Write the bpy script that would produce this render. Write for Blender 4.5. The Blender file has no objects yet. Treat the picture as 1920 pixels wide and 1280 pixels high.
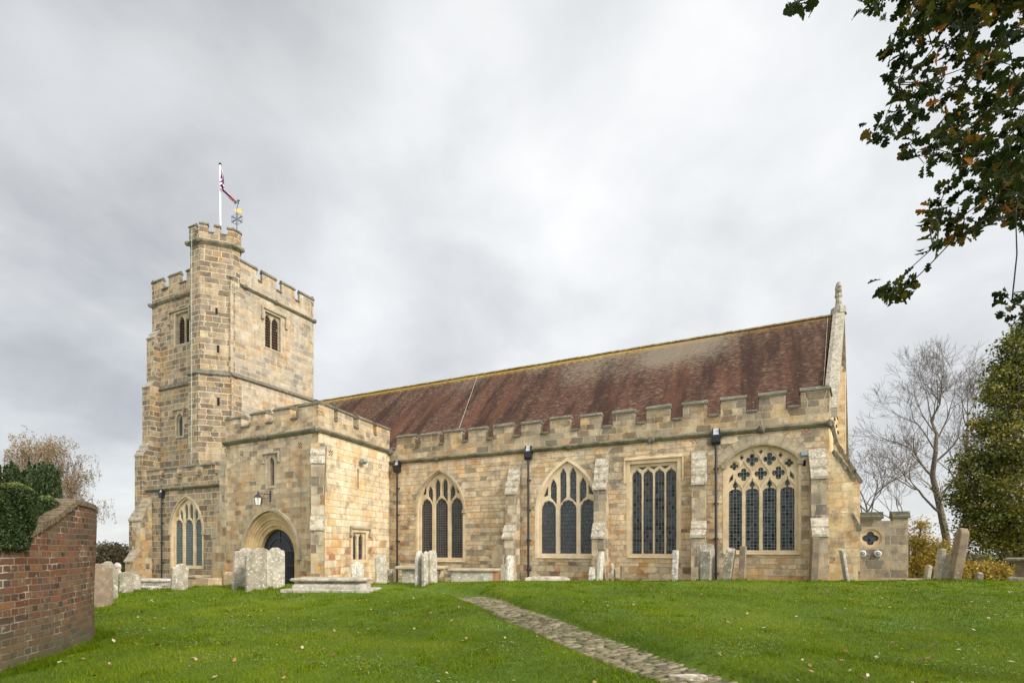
import bpy, bmesh, math, random
import numpy as np
from mathutils import Vector, Matrix, noise
from mathutils.geometry import delaunay_2d_cdt
R = math.radians
random.seed(7)
rng = np.random.default_rng(7)
sc = bpy.context.scene
col = sc.collection

# ------------------------------------------------------------------ camera
EYE = 1.6
F = 920.0                      # focal length in photo pixels (1920 wide)
cam_d = bpy.data.cameras.new('camera')
cam = bpy.data.objects.new('camera', cam_d); col.objects.link(cam)
cam.location = (0, 0, EYE)
cam.rotation_euler = (R(90), 0, 0)
cam_d.sensor_width = 36; cam_d.lens = 36*F/1920
cam_d.shift_y = (1028-640)/1920
cam_d.clip_start = .05; cam_d.clip_end = 6000
sc.camera = cam

# ------------------------------------------------------------------ render look
sc.view_settings.view_transform = 'Standard'
sc.view_settings.look = 'None'
sc.view_settings.exposure = 1.02
sc.view_settings.gamma = 1

# ------------------------------------------------------------------ sun + sky
SUN_DIR = Vector((.70, -.57, .58)).normalized()      # towards the light, behind the camera on the right
sl = bpy.data.lights.new('sun', 'SUN'); sl.energy = 1.5; sl.angle = R(10); sl.color = (1, .92, .80)
so = bpy.data.objects.new('sun', sl); col.objects.link(so)
so.rotation_euler = SUN_DIR.to_track_quat('Z', 'Y').to_euler()
so.location = (10, -10, 30)

class NT:
    def __init__(s, tree): s.t = tree
    def n(s, typ, **kw):
        nd = s.t.nodes.new(typ)
        for k, v in kw.items():
            if k[0] == '_': setattr(nd, k[1:], v)
            else:
                key = int(k[1:]) if (k[0] == 'i' and k[1:].isdigit()) else k.replace('__', ' ')
                sock = nd.inputs[key]
                if isinstance(v, bpy.types.NodeSocket): s.t.links.new(v, sock)
                else: sock.default_value = v
        return nd
    def math(s, op, a, b=0.0, c=None, clamp=False):
        kw = dict(i0=a, i1=b)
        if c is not None: kw['i2'] = c
        return s.n('ShaderNodeMath', _operation=op, _use_clamp=clamp, **kw).outputs[0]
    def noise(s, vec, scale, detail=4, rough=.55, dist=0, dim='3D'):
        nd = s.n('ShaderNodeTexNoise', _noise_dimensions=dim, Scale=scale, Detail=detail, Roughness=rough, Distortion=dist)
        s.t.links.new(vec, nd.inputs['W' if dim == '1D' else 'Vector'])
        return nd.outputs['Fac']
    def step(s, v, a, b):
        return s.n('ShaderNodeMapRange', _interpolation_type='SMOOTHSTEP', Value=v, i1=a, i2=b).outputs[0]
    def ramp(s, fac, stops, interp='LINEAR'):
        nd = s.n('ShaderNodeValToRGB'); s.t.links.new(fac, nd.inputs[0])
        cr = nd.color_ramp; cr.interpolation = interp
        while len(cr.elements) < len(stops): cr.elements.new(.5)
        for e, (p, c) in zip(cr.elements, stops):
            e.position = p; e.color = (*c, 1)
        return nd.outputs[0]
    def mix(s, f, a, b, mode='MIX'):
        nd = s.n('ShaderNodeMix', _data_type='RGBA', _blend_type=mode)
        for i, v in ((0, f), (6, a), (7, b)):
            if isinstance(v, bpy.types.NodeSocket): s.t.links.new(v, nd.inputs[i])
            else: nd.inputs[i].default_value = (*v, 1) if isinstance(v, tuple) and len(v) == 3 else v
        return nd.outputs[2]
    def xyz(s, v):
        nd = s.n('ShaderNodeSeparateXYZ'); s.t.links.new(v, nd.inputs[0]); return nd.outputs
    def comb(s, x, y, z=0.0): return s.n('ShaderNodeCombineXYZ', X=x, Y=y, Z=z).outputs[0]

world = bpy.data.worlds.new('World'); sc.world = world; world.use_nodes = True
wt = world.node_tree; wt.nodes.clear(); W = NT(wt)
tc = W.n('ShaderNodeTexCoord').outputs['Generated']
dx, dy, dz = W.xyz(tc)[:3]
zz = W.math('ADD', W.math('MAXIMUM', dz, 0.0), .5)
pv = W.comb(W.math('DIVIDE', dx, zz), W.math('DIVIDE', dy, zz), W.math('MULTIPLY', dz, .6))
n1 = W.noise(pv, 1.15, 4, .5, .15)
n2 = W.noise(W.n('ShaderNodeVectorMath', _operation='ADD', i0=pv, i1=(3.1, 7.7, 1.2)).outputs[0], 3.2, 6, .5, .25)
n3 = W.noise(W.n('ShaderNodeVectorMath', _operation='ADD', i0=pv, i1=(9.1, 2.7, 5.2)).outputs[0], 9, 5, .55, .3)
cl = W.math('ADD', W.math('ADD', W.math('MULTIPLY', n1, .50), W.math('MULTIPLY', n2, .42)), W.math('MULTIPLY', n3, .10))
def pdir(px, py): return Vector(((px-960)/F, 1, (1028-py)/F)).normalized()
def lobe(d, k):
    dt = W.n('ShaderNodeVectorMath', _operation='DOT_PRODUCT', i0=tc, i1=tuple(d)).outputs['Value']
    return W.math('POWER', W.math('MAXIMUM', dt, 0.0), float(k))
# broad darker and brighter parts of the cloud deck, fixed in the sky
for px, py, k, amp in ((60, 40, 12, -.13), (0, 640, 30, -.05), (1250, 500, 60, -.04), (900, 260, 90, -.03), (450, 250, 120, -.03), (660, 600, 160, .12), (1000, 300, 14, .05),
                       (230, 980, 120, .10), (330, 130, 150, .05), (520, 400, 60, .03), (1500, 60, 30, .03), (1640, 900, 60, .07), (760, 170, 120, .05), (1500, 220, 40, -.04), (1000, 420, 200, .04), (1300, 60, 200, .04), (1150, 120, 90, -.03), (860, 620, 90, -.03), (620, 60, 120, -.03)):
    cl = W.math('ADD', cl, W.math('MULTIPLY', lobe(pdir(px, py), k), amp))
cloud = W.ramp(cl, [(.24, (1.6, 1.63, 1.72)), (.38, (2.45, 2.50, 2.56)), (.46, (3.15, 3.20, 3.24)), (.53, (3.55, 3.61, 3.66)), (.60, (4.1, 4.15, 4.18)), (.70, (4.7, 4.73, 4.75))])
# overcast luminance: brighter towards the hidden sun behind the camera and overhead
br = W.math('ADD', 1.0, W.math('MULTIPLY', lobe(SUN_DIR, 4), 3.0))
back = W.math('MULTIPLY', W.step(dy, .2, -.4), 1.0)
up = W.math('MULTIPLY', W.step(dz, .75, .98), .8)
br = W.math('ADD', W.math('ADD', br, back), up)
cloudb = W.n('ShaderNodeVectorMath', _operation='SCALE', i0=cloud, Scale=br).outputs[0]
sky = W.n('ShaderNodeTexSky', _sky_type='NISHITA', _sun_disc=False)
sky.sun_elevation = math.asin(SUN_DIR.z); sky.sun_rotation = math.atan2(SUN_DIR.x, SUN_DIR.y)
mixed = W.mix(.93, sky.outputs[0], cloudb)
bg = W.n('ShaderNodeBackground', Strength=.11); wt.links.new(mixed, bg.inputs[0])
wo = W.n('ShaderNodeOutputWorld'); wt.links.new(bg.outputs[0], wo.inputs[0])

# ------------------------------------------------------------------ materials
def newmat(name):
    m = bpy.data.materials.new(name); m.use_nodes = True
    t = m.node_tree; t.nodes.clear(); N = NT(t)
    out = N.n('ShaderNodeOutputMaterial'); p = N.n('ShaderNodeBsdfPrincipled')
    t.links.new(p.outputs[0], out.inputs[0])
    p.inputs['Roughness'].default_value = .85
    p.inputs['Specular IOR Level'].default_value = .3
    return m, N, p
def setc(N, p, c):
    if isinstance(c, bpy.types.NodeSocket): N.t.links.new(c, p.inputs['Base Color'])
    else: p.inputs['Base Color'].default_value = (*c, 1)
def bump(N, p, h, strength=.5, dist=.02):
    b = N.n('ShaderNodeBump', Strength=strength, Distance=dist, Height=h)
    N.t.links.new(b.outputs[0], p.inputs['Normal'])
def flat(name, c, rough=.7, metal=0, spec=.3, var=0):
    m, N, p = newmat(name)
    if var:
        g = N.n('ShaderNodeTexCoord').outputs['Object']
        f = N.noise(g, 6, 4)
        setc(N, p, N.mix(f, tuple(x*(1-var) for x in c), tuple(min(1, x*(1+var)) for x in c)))
    else: setc(N, p, c)
    p.inputs['Roughness'].default_value = rough; p.inputs['Metallic'].default_value = metal
    p.inputs['Specular IOR Level'].default_value = spec
    return m

def stone_mat(name, pal, mortar, bw=.62, rh=.27, wob=.5, orange=.5, dark=.3, msize=.012, rag=.02, grey=.0, base_z=-1.5, lich=.1):
    m, N, p = newmat(name)
    uv = N.n('ShaderNodeUVMap').outputs[0]
    u, v = N.xyz(uv)[:2]
    pos = N.n('ShaderNodeNewGeometry').outputs['Position']
    px, py, pz = N.xyz(pos)[:3]
    # uneven course heights, block lengths and ragged joints
    vn = N.noise(v, 1.1/rh*.35, 2, .5, dim='1D')
    v2 = N.math('ADD', v, N.math('MULTIPLY', N.math('SUBTRACT', vn, .5), rh*2.2*wob))
    un = N.noise(N.comb(u, N.math('MULTIPLY', v, 2.0)), 1.3, 2)
    u2 = N.math('ADD', u, N.math('MULTIPLY', N.math('SUBTRACT', un, .5), bw*1.3*wob))
    r1 = N.noise(uv, 7, 3); r2 = N.noise(N.comb(v, u, 3.3), 7, 3)
    u2 = N.math('ADD', u2, N.math('MULTIPLY', N.math('SUBTRACT', r1, .5), rag*2))
    v2 = N.math('ADD', v2, N.math('MULTIPLY', N.math('SUBTRACT', r2, .5), rag*2))
    def brick(du, dv, ms):
        b = N.n('ShaderNodeTexBrick', _offset=.5, _offset_frequency=2, _squash=.62, _squash_frequency=3,
                Vector=N.comb(N.math('ADD', u2, du), N.math('ADD', v2, dv)), Color1=(0, 0, 0, 1), Color2=(1, 1, 1, 1), Mortar=(.5, .5, .5, 1),
                Scale=1.0, Mortar__Size=ms, Mortar__Smooth=.35, Bias=0.0, Brick__Width=bw, Row__Height=rh)
        return b
    b1 = brick(0.0, 0.0, msize); b2 = brick(310*bw, 60*rh, msize); b3 = brick(620*bw, 120*rh, msize)
    ra, rb, rc = b1.outputs[0], b2.outputs[0], b3.outputs[0]
    n = len(pal)
    c = N.ramp(ra, [(i/(n-1), pal[i]) for i in range(n)])
    big = N.noise(pos, .45, 4, .6); med = N.noise(pos, 2.6, 5, .65); fine = N.noise(pos, 22, 5, .7)
    # within-block mottling
    mot = N.math('ADD', .50, N.math('MULTIPLY', med, .98))
    c = N.mix(1.0, c, N.comb(mot, mot, mot), 'MULTIPLY')
    fm = N.math('ADD', .66, N.math('MULTIPLY', fine, .68))
    c = N.mix(1.0, c, N.comb(fm, fm, fm), 'MULTIPLY')
    # iron-orange blocks, commoner low down
    lowz = N.step(pz, base_z+3.2+1.2, base_z-.3)
    of = N.math('MULTIPLY', N.step(N.math('ADD', rb, N.math('MULTIPLY', lowz, .42*orange+.1)), .97, 1.08), N.math('MULTIPLY', N.step(med, .3, .6), .85))
    oc = N.ramp(rc, [(0, (.40, .19, .065)), (.5, (.52, .33, .12)), (.8, (.34, .13, .06)), (1, (.20, .10, .06))])
    if orange > 0: c = N.mix(of, c, oc)
    # sooty / algae-dark blocks
    df = N.step(N.math('ADD', N.math('MULTIPLY', rc, .6), N.math('MULTIPLY', big, .75)), 0.94-dark*.5, 1.12-dark*.5)
    c = N.mix(N.math('MULTIPLY', df, .72), c, (.12, .10, .075))
    c = N.mix(N.math('MULTIPLY', N.step(N.noise(N.n('ShaderNodeVectorMath', _operation='ADD', i0=pos, i1=(17.0, 3.0, 9.0)).outputs[0], .9, 6, .68), .48, .63), .72), c, N.mix(1.0, c, (1.02, .76, .46), 'MULTIPLY'))
    c = N.mix(N.math('MULTIPLY', N.step(N.noise(N.n('ShaderNodeVectorMath', _operation='ADD', i0=pos, i1=(5.0, 31.0, 2.0)).outputs[0], 1.6, 7, .72), .52, .65), .8), c, N.mix(1.0, c, (.52, .51, .51), 'MULTIPLY'))
    if grey > 0:
        c = N.mix(N.math('MULTIPLY', N.step(big, .4, .62), grey), c, (.30, .285, .25))
    # pale crusty lichen
    lf = N.math('MULTIPLY', N.step(N.noise(pos, 9, 6, .75), .66-.12*lich, .74-.1*lich), .75)
    c = N.mix(lf, c, (.55, .53, .47))
    mf = b1.outputs['Fac']
    c = N.mix(N.math('MULTIPLY', mf, .8), c, mortar)
    # rain streaks
    st = N.noise(N.comb(N.math('MULTIPLY', u, 2.6), N.math('MULTIPLY', v, .25)), 1.0, 5, .7)
    sf = N.math('ADD', .80, N.math('MULTIPLY', N.step(st, .3, .62), .24))
    c = N.mix(1.0, c, N.comb(sf, sf, sf), 'MULTIPLY')
    setc(N, p, c)
    h = N.math('ADD', N.math('MULTIPLY', N.math('SUBTRACT', 1.0, mf), 1.0), N.math('ADD', N.math('MULTIPLY', fine, .6), N.math('ADD', N.math('MULTIPLY', med, 1.1), N.math('MULTIPLY', rb, .8))))
    bump(N, p, h, 1.0, .05)
    p.inputs['Roughness'].default_value = .92
    return m

TAN = [(.62, .47, .285), (.53, .40, .245), (.69, .545, .35), (.47, .355, .215), (.60, .43, .235), (.55, .44, .31), (.66, .51, .325)]
M = {}
M['aisle'] = stone_mat('aisle_stone', TAN, (.40, .30, .18), .62, .25, .95, .75, .24, .012, .042, .16, .0, .5)
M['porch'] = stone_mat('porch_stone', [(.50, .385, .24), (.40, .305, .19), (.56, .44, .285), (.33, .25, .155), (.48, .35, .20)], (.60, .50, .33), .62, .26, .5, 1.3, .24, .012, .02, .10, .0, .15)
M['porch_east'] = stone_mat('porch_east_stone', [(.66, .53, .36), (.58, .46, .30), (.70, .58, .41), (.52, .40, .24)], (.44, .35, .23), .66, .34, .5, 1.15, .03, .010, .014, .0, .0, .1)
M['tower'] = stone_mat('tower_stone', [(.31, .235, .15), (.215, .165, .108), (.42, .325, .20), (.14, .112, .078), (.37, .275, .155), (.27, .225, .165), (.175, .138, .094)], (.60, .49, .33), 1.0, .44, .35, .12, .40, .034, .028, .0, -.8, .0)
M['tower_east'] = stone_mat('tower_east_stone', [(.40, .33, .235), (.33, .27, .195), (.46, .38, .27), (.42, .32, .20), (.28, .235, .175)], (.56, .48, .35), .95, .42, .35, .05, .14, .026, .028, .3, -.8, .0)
M['parapet'] = stone_mat('parapet_stone', [(.43, .335, .21), (.29, .23, .15), (.52, .41, .26), (.22, .18, .125), (.39, .30, .18)], (.55, .45, .29), .66, .31, .4, 0, .34, .015, .02, .1, -.8, .25)
M['buttress'] = stone_mat('buttress_stone', [(.50, .39, .25), (.34, .26, .165), (.58, .47, .31), (.26, .20, .13)], (.52, .45, .34), .48, .42, .45, .5, .30, .012, .02, .15, .0, .6)
M['quoin'] = stone_mat('porch_buttress_stone', [(.52, .44, .32), (.34, .27, .18), (.50, .40, .24), (.30, .24, .17)], (.5, .43, .3), .44, .46, .3, 1.4, .4, .012, .015, .1, .0, .2)
M['coursed'] = stone_mat('east_stone', [(.62, .47, .26), (.50, .37, .20), (.68, .54, .34), (.56, .42, .24)], (.58, .50, .36), .66, .33, .5, .8, .12, .01, .02, 0, .0, .3)
M['vestry'] = stone_mat('vestry_stone', [(.30, .24, .16), (.40, .33, .22), (.36, .29, .19), (.26, .21, .15)], (.50, .43, .32), .62, .36, .5, .3, .34, .014, .02, .2, -.8, .5)

def rough_stone(name, base, dark, pale, pf=.3, scale=1.0, bs=.6, yellow=0.0):
    m, N, p = newmat(name)
    g = N.n('ShaderNodeNewGeometry').outputs['Position']
    a = N.noise(g, 2.2*scale, 6, .65); b = N.noise(g, 8*scale, 6, .7); f = N.noise(g, 40*scale, 4, .7)
    c = N.mix(N.step(a, .35, .65), base, dark)
    c = N.mix(N.math('MULTIPLY', N.step(b, .63-.17*pf, .70-.17*pf), .9), c, pale)
    if yellow: c = N.mix(N.math('MULTIPLY', N.step(N.noise(g, 5*scale, 5, .7), .58, .68), yellow), c, (.42, .33, .10))
    fm = N.math('ADD', .78, N.math('MULTIPLY', f, .44))
    c = N.mix(1.0, c, N.comb(fm, fm, fm), 'MULTIPLY')
    setc(N, p, c)
    bump(N, p, N.math('ADD', N.math('MULTIPLY', b, .8), N.math('MULTIPLY', f, .4)), bs, .02)
    p.inputs['Roughness'].default_value = .93
    return m
M['dressed'] = rough_stone('dressed_stone', (.60, .47, .30), (.47, .355, .215), (.68, .57, .41), .15, 1, .25)
M['dressed_new'] = rough_stone('pale_dressed_stone', (.66, .53, .36), (.55, .43, .275), (.71, .61, .45), .15, 1, .2)
M['label'] = rough_stone('weathered_mould_stone', (.34, .28, .19), (.21, .175, .12), (.5, .43, .3), .1, 1, .5)
M['label_tan'] = rough_stone('hood_stone', (.42, .34, .22), (.28, .23, .16), (.55, .46, .33), .2, 1, .5)
M['coping'] = rough_stone('coping_stone', (.16, .14, .10), (.085, .078, .055), (.40, .38, .30), .25, 1.2, .7, .12)
M['string'] = rough_stone('string_stone', (.18, .155, .095), (.085, .08, .05), (.32, .28, .18), .2, 1, .5)
M['lichen'] = rough_stone('lichened_stone', (.44, .385, .29), (.24, .20, .14), (.60, .57, .48), .55, 1.6, .9)
M['gable_coping'] = rough_stone('gable_coping_stone', (.33, .29, .22), (.19, .165, .12), (.56, .53, .46), .5, 1.5, .9)
M['grave_grey'] = rough_stone('grey_gravestone', (.30, .265, .20), (.19, .165, .115), (.54, .53, .46), .45, 1.4, .8, .35)
M['grave_pale'] = rough_stone('pale_gravestone', (.42, .375, .30), (.26, .225, .165), (.62, .60, .53), .5, 1.4, .7, .25)
M['grave_white'] = rough_stone('white_gravestone', (.50, .465, .40), (.32, .285, .22), (.72, .71, .66), .6, 1.4, .7)
M['grave_brown'] = rough_stone('brown_gravestone', (.27, .20, .13), (.17, .13, .09), (.42, .38, .30), .22, 1.4, .7, .15)
M['tomb'] = rough_stone('tomb_stone', (.42, .385, .31), (.26, .23, .17), (.60, .58, .52), .5, 1.1, .7)
M['plinth'] = rough_stone('plinth_stone', (.48, .34, .18), (.34, .25, .16), (.60, .55, .45), .3, 1.1, .7)

M['archstone'] = rough_stone('doorway_stone', (.52, .37, .19), (.38, .25, .12), (.60, .50, .34), .25, 1.1, .5)
M['iron'] = flat('black_iron', (.012, .012, .014), .35, 0, .5)
M['door'] = flat('dark_door', (.012, .014, .020), .5, 0, .4, .25)
M['dooredge'] = flat('door_moulding', (.03, .034, .045), .45, 0, .4)
M['louvre'] = flat('louvre_wood', (.060, .036, .024), .8, 0, .2, .3)
M['lead'] = flat('grey_lead', (.42, .43, .44), .5, 0, .4, .15)
M['white'] = flat('white_paint', (.75, .75, .73), .45, 0, .4)
M['steel'] = flat('grey_box_metal', (.22, .27, .27), .5, .1, .4)
M['gold'] = flat('gilded_metal', (.72, .50, .18), .35, .4, .5)
M['darkvoid'] = flat('dark_recess', (.012, .010, .008), .9)
M['lampglass'] = flat('lamp_glass', (.62, .60, .52), .15, 0, .5)
M['wire'] = flat('conductor_strip', (.62, .55, .47), .5)
M['greenwire'] = flat('copper_green_strip', (.36, .52, .45), .6)
M['terracotta'] = flat('terracotta_vent', (.36, .16, .08), .85, 0, .2, .3)

def glass_mat(name, pw, ph, lead, base, lw=.014, tint=.3, rough=.12, diag=False, off=0.0):
    m, N, p = newmat(name)
    uv = N.n('ShaderNodeUVMap').outputs[0]
    if diag:
        mp = N.n('ShaderNodeMapping', Vector=uv); mp.inputs['Rotation'].default_value = (0, 0, R(45)); uv = mp.outputs[0]
    b = N.n('ShaderNodeTexBrick', _offset=off, _offset_frequency=2, _squash=1, Vector=uv, Color1=(0, 0, 0, 1), Color2=(1, 1, 1, 1),
            Scale=1.0, Mortar__Size=lw, Mortar__Smooth=.2, Bias=0.0, Brick__Width=pw, Row__Height=ph)
    r = b.outputs[0]; fac = b.outputs['Fac']
    dk = tuple(x*.35 for x in base)
    c = N.mix(r, dk, base)
    if tint:
        r2 = N.n('ShaderNodeTexWhiteNoise', _noise_dimensions='1D'); N.t.links.new(r, r2.inputs['W'])
        tc_ = N.ramp(r2.outputs[0], [(0, (.05, .012, .012)), (.35, (.02, .03, .04)), (.65, (.03, .05, .045)), (1, (.10, .07, .05))])
        c = N.mix(tint, c, tc_)
    c = N.mix(fac, c, lead)
    setc(N, p, c)
    N.t.links.new(N.math('ADD', rough, N.math('MULTIPLY', fac, .5)), p.inputs['Roughness'])
    p.inputs['Specular IOR Level'].default_value = .30
    wav = N.noise(uv, 5, 2)
    slope = N.n('ShaderNodeTexWhiteNoise', _noise_dimensions='1D'); N.t.links.new(r, slope.inputs['W'])
    gu, gv = N.xyz(uv)[:2]
    a1 = N.math('MULTIPLY', N.math('SUBTRACT', slope.outputs[0], .5), .42)
    a2 = N.math('MULTIPLY', N.math('SUBTRACT', r, .5), .42)
    hh = N.math('ADD', N.math('ADD', N.math('MULTIPLY', gu, a1), N.math('MULTIPLY', gv, a2)), N.math('MULTIPLY', wav, .012))
    bump(N, p, N.math('ADD', hh, N.math('MULTIPLY', fac, .006)), 1.0, 1.0)
    return m
M['glass_fine'] = glass_mat('leaded_glass_fine', .115, .135, (.17, .175, .18), (.045, .036, .03), .010, .25)
M['glass_grey'] = glass_mat('leaded_glass_grey', .17, .20, (.045, .05, .055), (.10, .105, .11), .009, .06, .16, off=.5)
M['glass_dark'] = glass_mat('leaded_glass_dark', .145, .19, (.12, .15, .155), (.03, .026, .026), .010, .6)
M['glass_square'] = glass_mat('leaded_glass_square', .135, .15, (.22, .27, .275), (.014, .012, .012), .010, .3, .2)
M['glass_stain'] = glass_mat('stained_glass', .10, .13, (.24, .36, .34), (.05, .04, .04), .010, .8, .25)

def roof_mat():
    m, N, p = newmat('clay_tile_roof')
    uv = N.n('ShaderNodeUVMap').outputs[0]
    u, v = N.xyz(uv)[:2]
    rr = N.noise(uv, 5, 2)
    v2 = N.math('ADD', v, N.math('MULTIPLY', N.math('SUBTRACT', rr, .5), .022))
    b = N.n('ShaderNodeTexBrick', _offset=.5, _offset_frequency=2, _squash=1, Vector=N.comb(u, v2), Color1=(0, 0, 0, 1), Color2=(1, 1, 1, 1),
            Mortar=(.3, .3, .3, 1), Scale=1.0, Mortar__Size=.006, Mortar__Smooth=.1, Bias=0.0, Brick__Width=.175, Row__Height=.115)
    r = b.outputs[0]
    c = N.ramp(r, [(0, (.052, .031, .022)), (.3, (.076, .041, .028)), (.6, (.105, .054, .036)), (.85, (.094, .059, .041)), (1, (.16, .105, .072))])
    # long weather streaks running down the slope (v = metres up the slope from the eaves)
    st = N.noise(N.comb(N.math('MULTIPLY', u, .9), N.math('MULTIPLY', v, .10)), 1.0, 5, .62)
    c = N.mix(N.math('MULTIPLY', N.step(st, .44, .60), .85), c, (.036, .021, .017))
    st2 = N.noise(N.comb(N.math('ADD', u, 50.0), N.math('MULTIPLY', v, .12)), .8, 4, .6)
    c = N.mix(N.math('MULTIPLY', N.step(st2, .50, .68), .5), c, (.145, .064, .036))
    # grey lichen crust, thicker near the ridge, patchy
    patch = N.noise(N.comb(N.math('MULTIPLY', u, .22), N.math('MULTIPLY', v, .16)), 1.0, 3, .5)
    hi = N.math('MULTIPLY', N.step(v, 3.5, 10.0), N.math('ADD', .55, N.math('MULTIPLY', N.math('MULTIPLY', N.step(u, 20, 12), N.step(u, 3, 9)), .55)))
    spk = N.noise(N.comb(N.math('MULTIPLY', u, 2.5), N.math('MULTIPLY', v, 5.5)), 1.4, 5, .75)
    g = N.math('ADD', N.math('MULTIPLY', hi, .21), N.math('ADD', N.math('MULTIPLY', patch, .42), N.math('MULTIPLY', spk, .6)))
    c = N.mix(N.math('MULTIPLY', N.step(g, .60, .76), .6), c, (.25, .215, .155))
    spk2 = N.noise(N.comb(N.math('MULTIPLY', u, 6.0), N.math('MULTIPLY', v, 16)), 1.0, 2, .5)
    c = N.mix(N.math('MULTIPLY', N.step(spk2, .70, .74), .7), c, (.55, .52, .47))
    # mustard lichen along the ridge (fades out towards the east end)
    ye = N.step(N.math('ADD', v, N.math('MULTIPLY', spk, 1.9)), 10.7, 11.9)
    yl = N.step(u, 6.0, 14.0)
    c = N.mix(N.math('MULTIPLY', ye, N.math('ADD', .3, N.math('MULTIPLY', yl, .6))), c, (.50, .33, .05))
    fr = N.math('FRACT', N.math('DIVIDE', v2, .115))
    edge = N.step(fr, .78, .98)
    c = N.mix(N.math('MULTIPLY', b.outputs['Fac'], .6), c, (.05, .03, .025))
    setc(N, p, c)
    hgt = N.math('ADD', N.math('MULTIPLY', N.math('SUBTRACT', 1.0, fr), 1.0), N.math('MULTIPLY', r, .35))
    bump(N, p, hgt, 1.0, .020)
    p.inputs['Roughness'].default_value = 1.0; p.inputs['Specular IOR Level'].default_value = .08
    return m
M['tiles'] = roof_mat()
M['ridge'] = rough_stone('ridge_tiles', (.22, .17, .07), (.13, .09, .05), (.38, .28, .07), .4, 1.6, .7, .4)

def brick_mat():
    m, N, p = newmat('old_red_brick')
    uv = N.n('ShaderNodeUVMap').outputs[0]
    u, v = N.xyz(uv)[:2]
    r1 = N.noise(uv, 6, 4, .6); r2 = N.noise(N.comb(v, u, 4.4), 6, 4, .6); sag = N.noise(uv, .8, 2)
    uu = N.math('ADD', u, N.math('MULTIPLY', N.math('SUBTRACT', r1, .5), .036))
    vv = N.math('ADD', v, N.math('ADD', N.math('MULTIPLY', N.math('SUBTRACT', r2, .5), .030), N.math('MULTIPLY', sag, .06)))
    def bk(du, dv):
        return N.n('ShaderNodeTexBrick', _offset=.5, _offset_frequency=2, _squash=.5, _squash_frequency=2, Vector=N.comb(N.math('ADD', uu, du), N.math('ADD', vv, dv)),
                Color1=(0, 0, 0, 1), Color2=(1, 1, 1, 1), Mortar=(.5, .5, .5, 1), Scale=1.0, Mortar__Size=.011, Mortar__Smooth=.35, Bias=0.0, Brick__Width=.27, Row__Height=.094)
    b = bk(0.0, 0.0); b2 = bk(.27*300, .094*60)
    c = N.ramp(b.outputs[0], [(0, (.050, .026, .015)), (.2, (.105, .040, .018)), (.45, (.155, .056, .024)), (.65, (.11, .055, .026)), (.82, (.20, .085, .030)), (1, (.13, .088, .050))])
    pos = N.n('ShaderNodeNewGeometry').outputs['Position']
    px, py, pz = N.xyz(pos)[:3]
    big = N.noise(pos, 1.4, 4, .6); f = N.noise(pos, 30, 5, .7); med = N.noise(pos, 7, 5, .7)
    c = N.mix(N.math('MULTIPLY', N.step(N.math('ADD', b2.outputs[0], N.math('MULTIPLY', big, .6)), 1.24, 1.30), .8), c, (.26, .05, .02))
    c = N.mix(N.math('MULTIPLY', N.step(b2.outputs[0], .86, .9), .0), c, (.3, .2, .1))
    c = N.mix(N.math('MULTIPLY', N.step(big, .42, .62), .45), c, (.10, .08, .055))
    c = N.mix(N.math('MULTIPLY', N.step(N.noise(pos, 13, 6, .75), .58, .66), .65), c, (.36, .33, .27))
    fm = N.math('ADD', .7, N.math('MULTIPLY', f, .6))
    c = N.mix(1.0, c, N.comb(fm, fm, fm), 'MULTIPLY')
    mc = N.mix(N.step(N.noise(pos, 2.5, 4), .52, .66), (.17, .135, .095), (.42, .38, .31))
    c = N.mix(N.math('MULTIPLY', b.outputs['Fac'], .85), c, mc)
    c = N.mix(N.math('MULTIPLY', N.step(pz, .9, .05), N.math('MULTIPLY', med, 1.3)), c, (.075, .078, .04))
    setc(N, p, c)
    h = N.math('ADD', N.math('MULTIPLY', N.math('SUBTRACT', 1.0, b.outputs['Fac']), 1.0), N.math('ADD', N.math('MULTIPLY', f, .35), N.math('ADD', N.math('MULTIPLY', med, .4), N.math('MULTIPLY', b2.outputs[0], .5))))
    bump(N, p, h, .9, .014)
    p.inputs['Roughness'].default_value = .95
    return m
M['brick'] = brick_mat()
M['brickcoping'] = rough_stone('brick_coping', (.19, .14, .085), (.10, .072, .042), (.36, .32, .24), .3, 3, .9, .1)

def leaf_mat(name, stops, trans=.25, rough=.55, spec=.3):
    m, N, p = newmat(name)
    a = N.n('ShaderNodeAttribute', _attribute_name='var').outputs['Fac']
    c = N.ramp(a, stops)
    setc(N, p, c); p.inputs['Roughness'].default_value = rough
    p.inputs['Specular IOR Level'].default_value = spec
    if trans:
        tr = N.n('ShaderNodeBsdfTranslucent'); N.t.links.new(c, tr.inputs[0])
        mx = N.n('ShaderNodeMixShader', Fac=trans); N.t.links.new(p.outputs[0], mx.inputs[1]); N.t.links.new(tr.outputs[0], mx.inputs[2])
        out = [n for n in N.t.nodes if n.type == 'OUTPUT_MATERIAL'][0]
        N.t.links.new(mx.outputs[0], out.inputs[0])
    return m
M['oakleaf'] = leaf_mat('oak_leaf', [(0, (.010, .018, .003)), (.5, (.024, .036, .006)), (.78, (.07, .065, .008)), (.93, (.17, .09, .012)), (1, (.26, .09, .012))], .42, .75, .12)
M['treeleaf'] = leaf_mat('holm_leaf', [(0, (.022, .036, .006)), (.32, (.070, .090, .013)), (.62, (.19, .18, .026)), (1, (.40, .28, .03))], .2)
M['yellowleaf'] = leaf_mat('yellow_leaf', [(0, (.16, .14, .03)), (.5, (.40, .27, .04)), (1, (.55, .38, .06))], .3)
M['birchleaf'] = leaf_mat('birch_leaf', [(0, (.15, .105, .05)), (.6, (.27, .18, .085)), (1, (.38, .28, .15))], .3)
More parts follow.
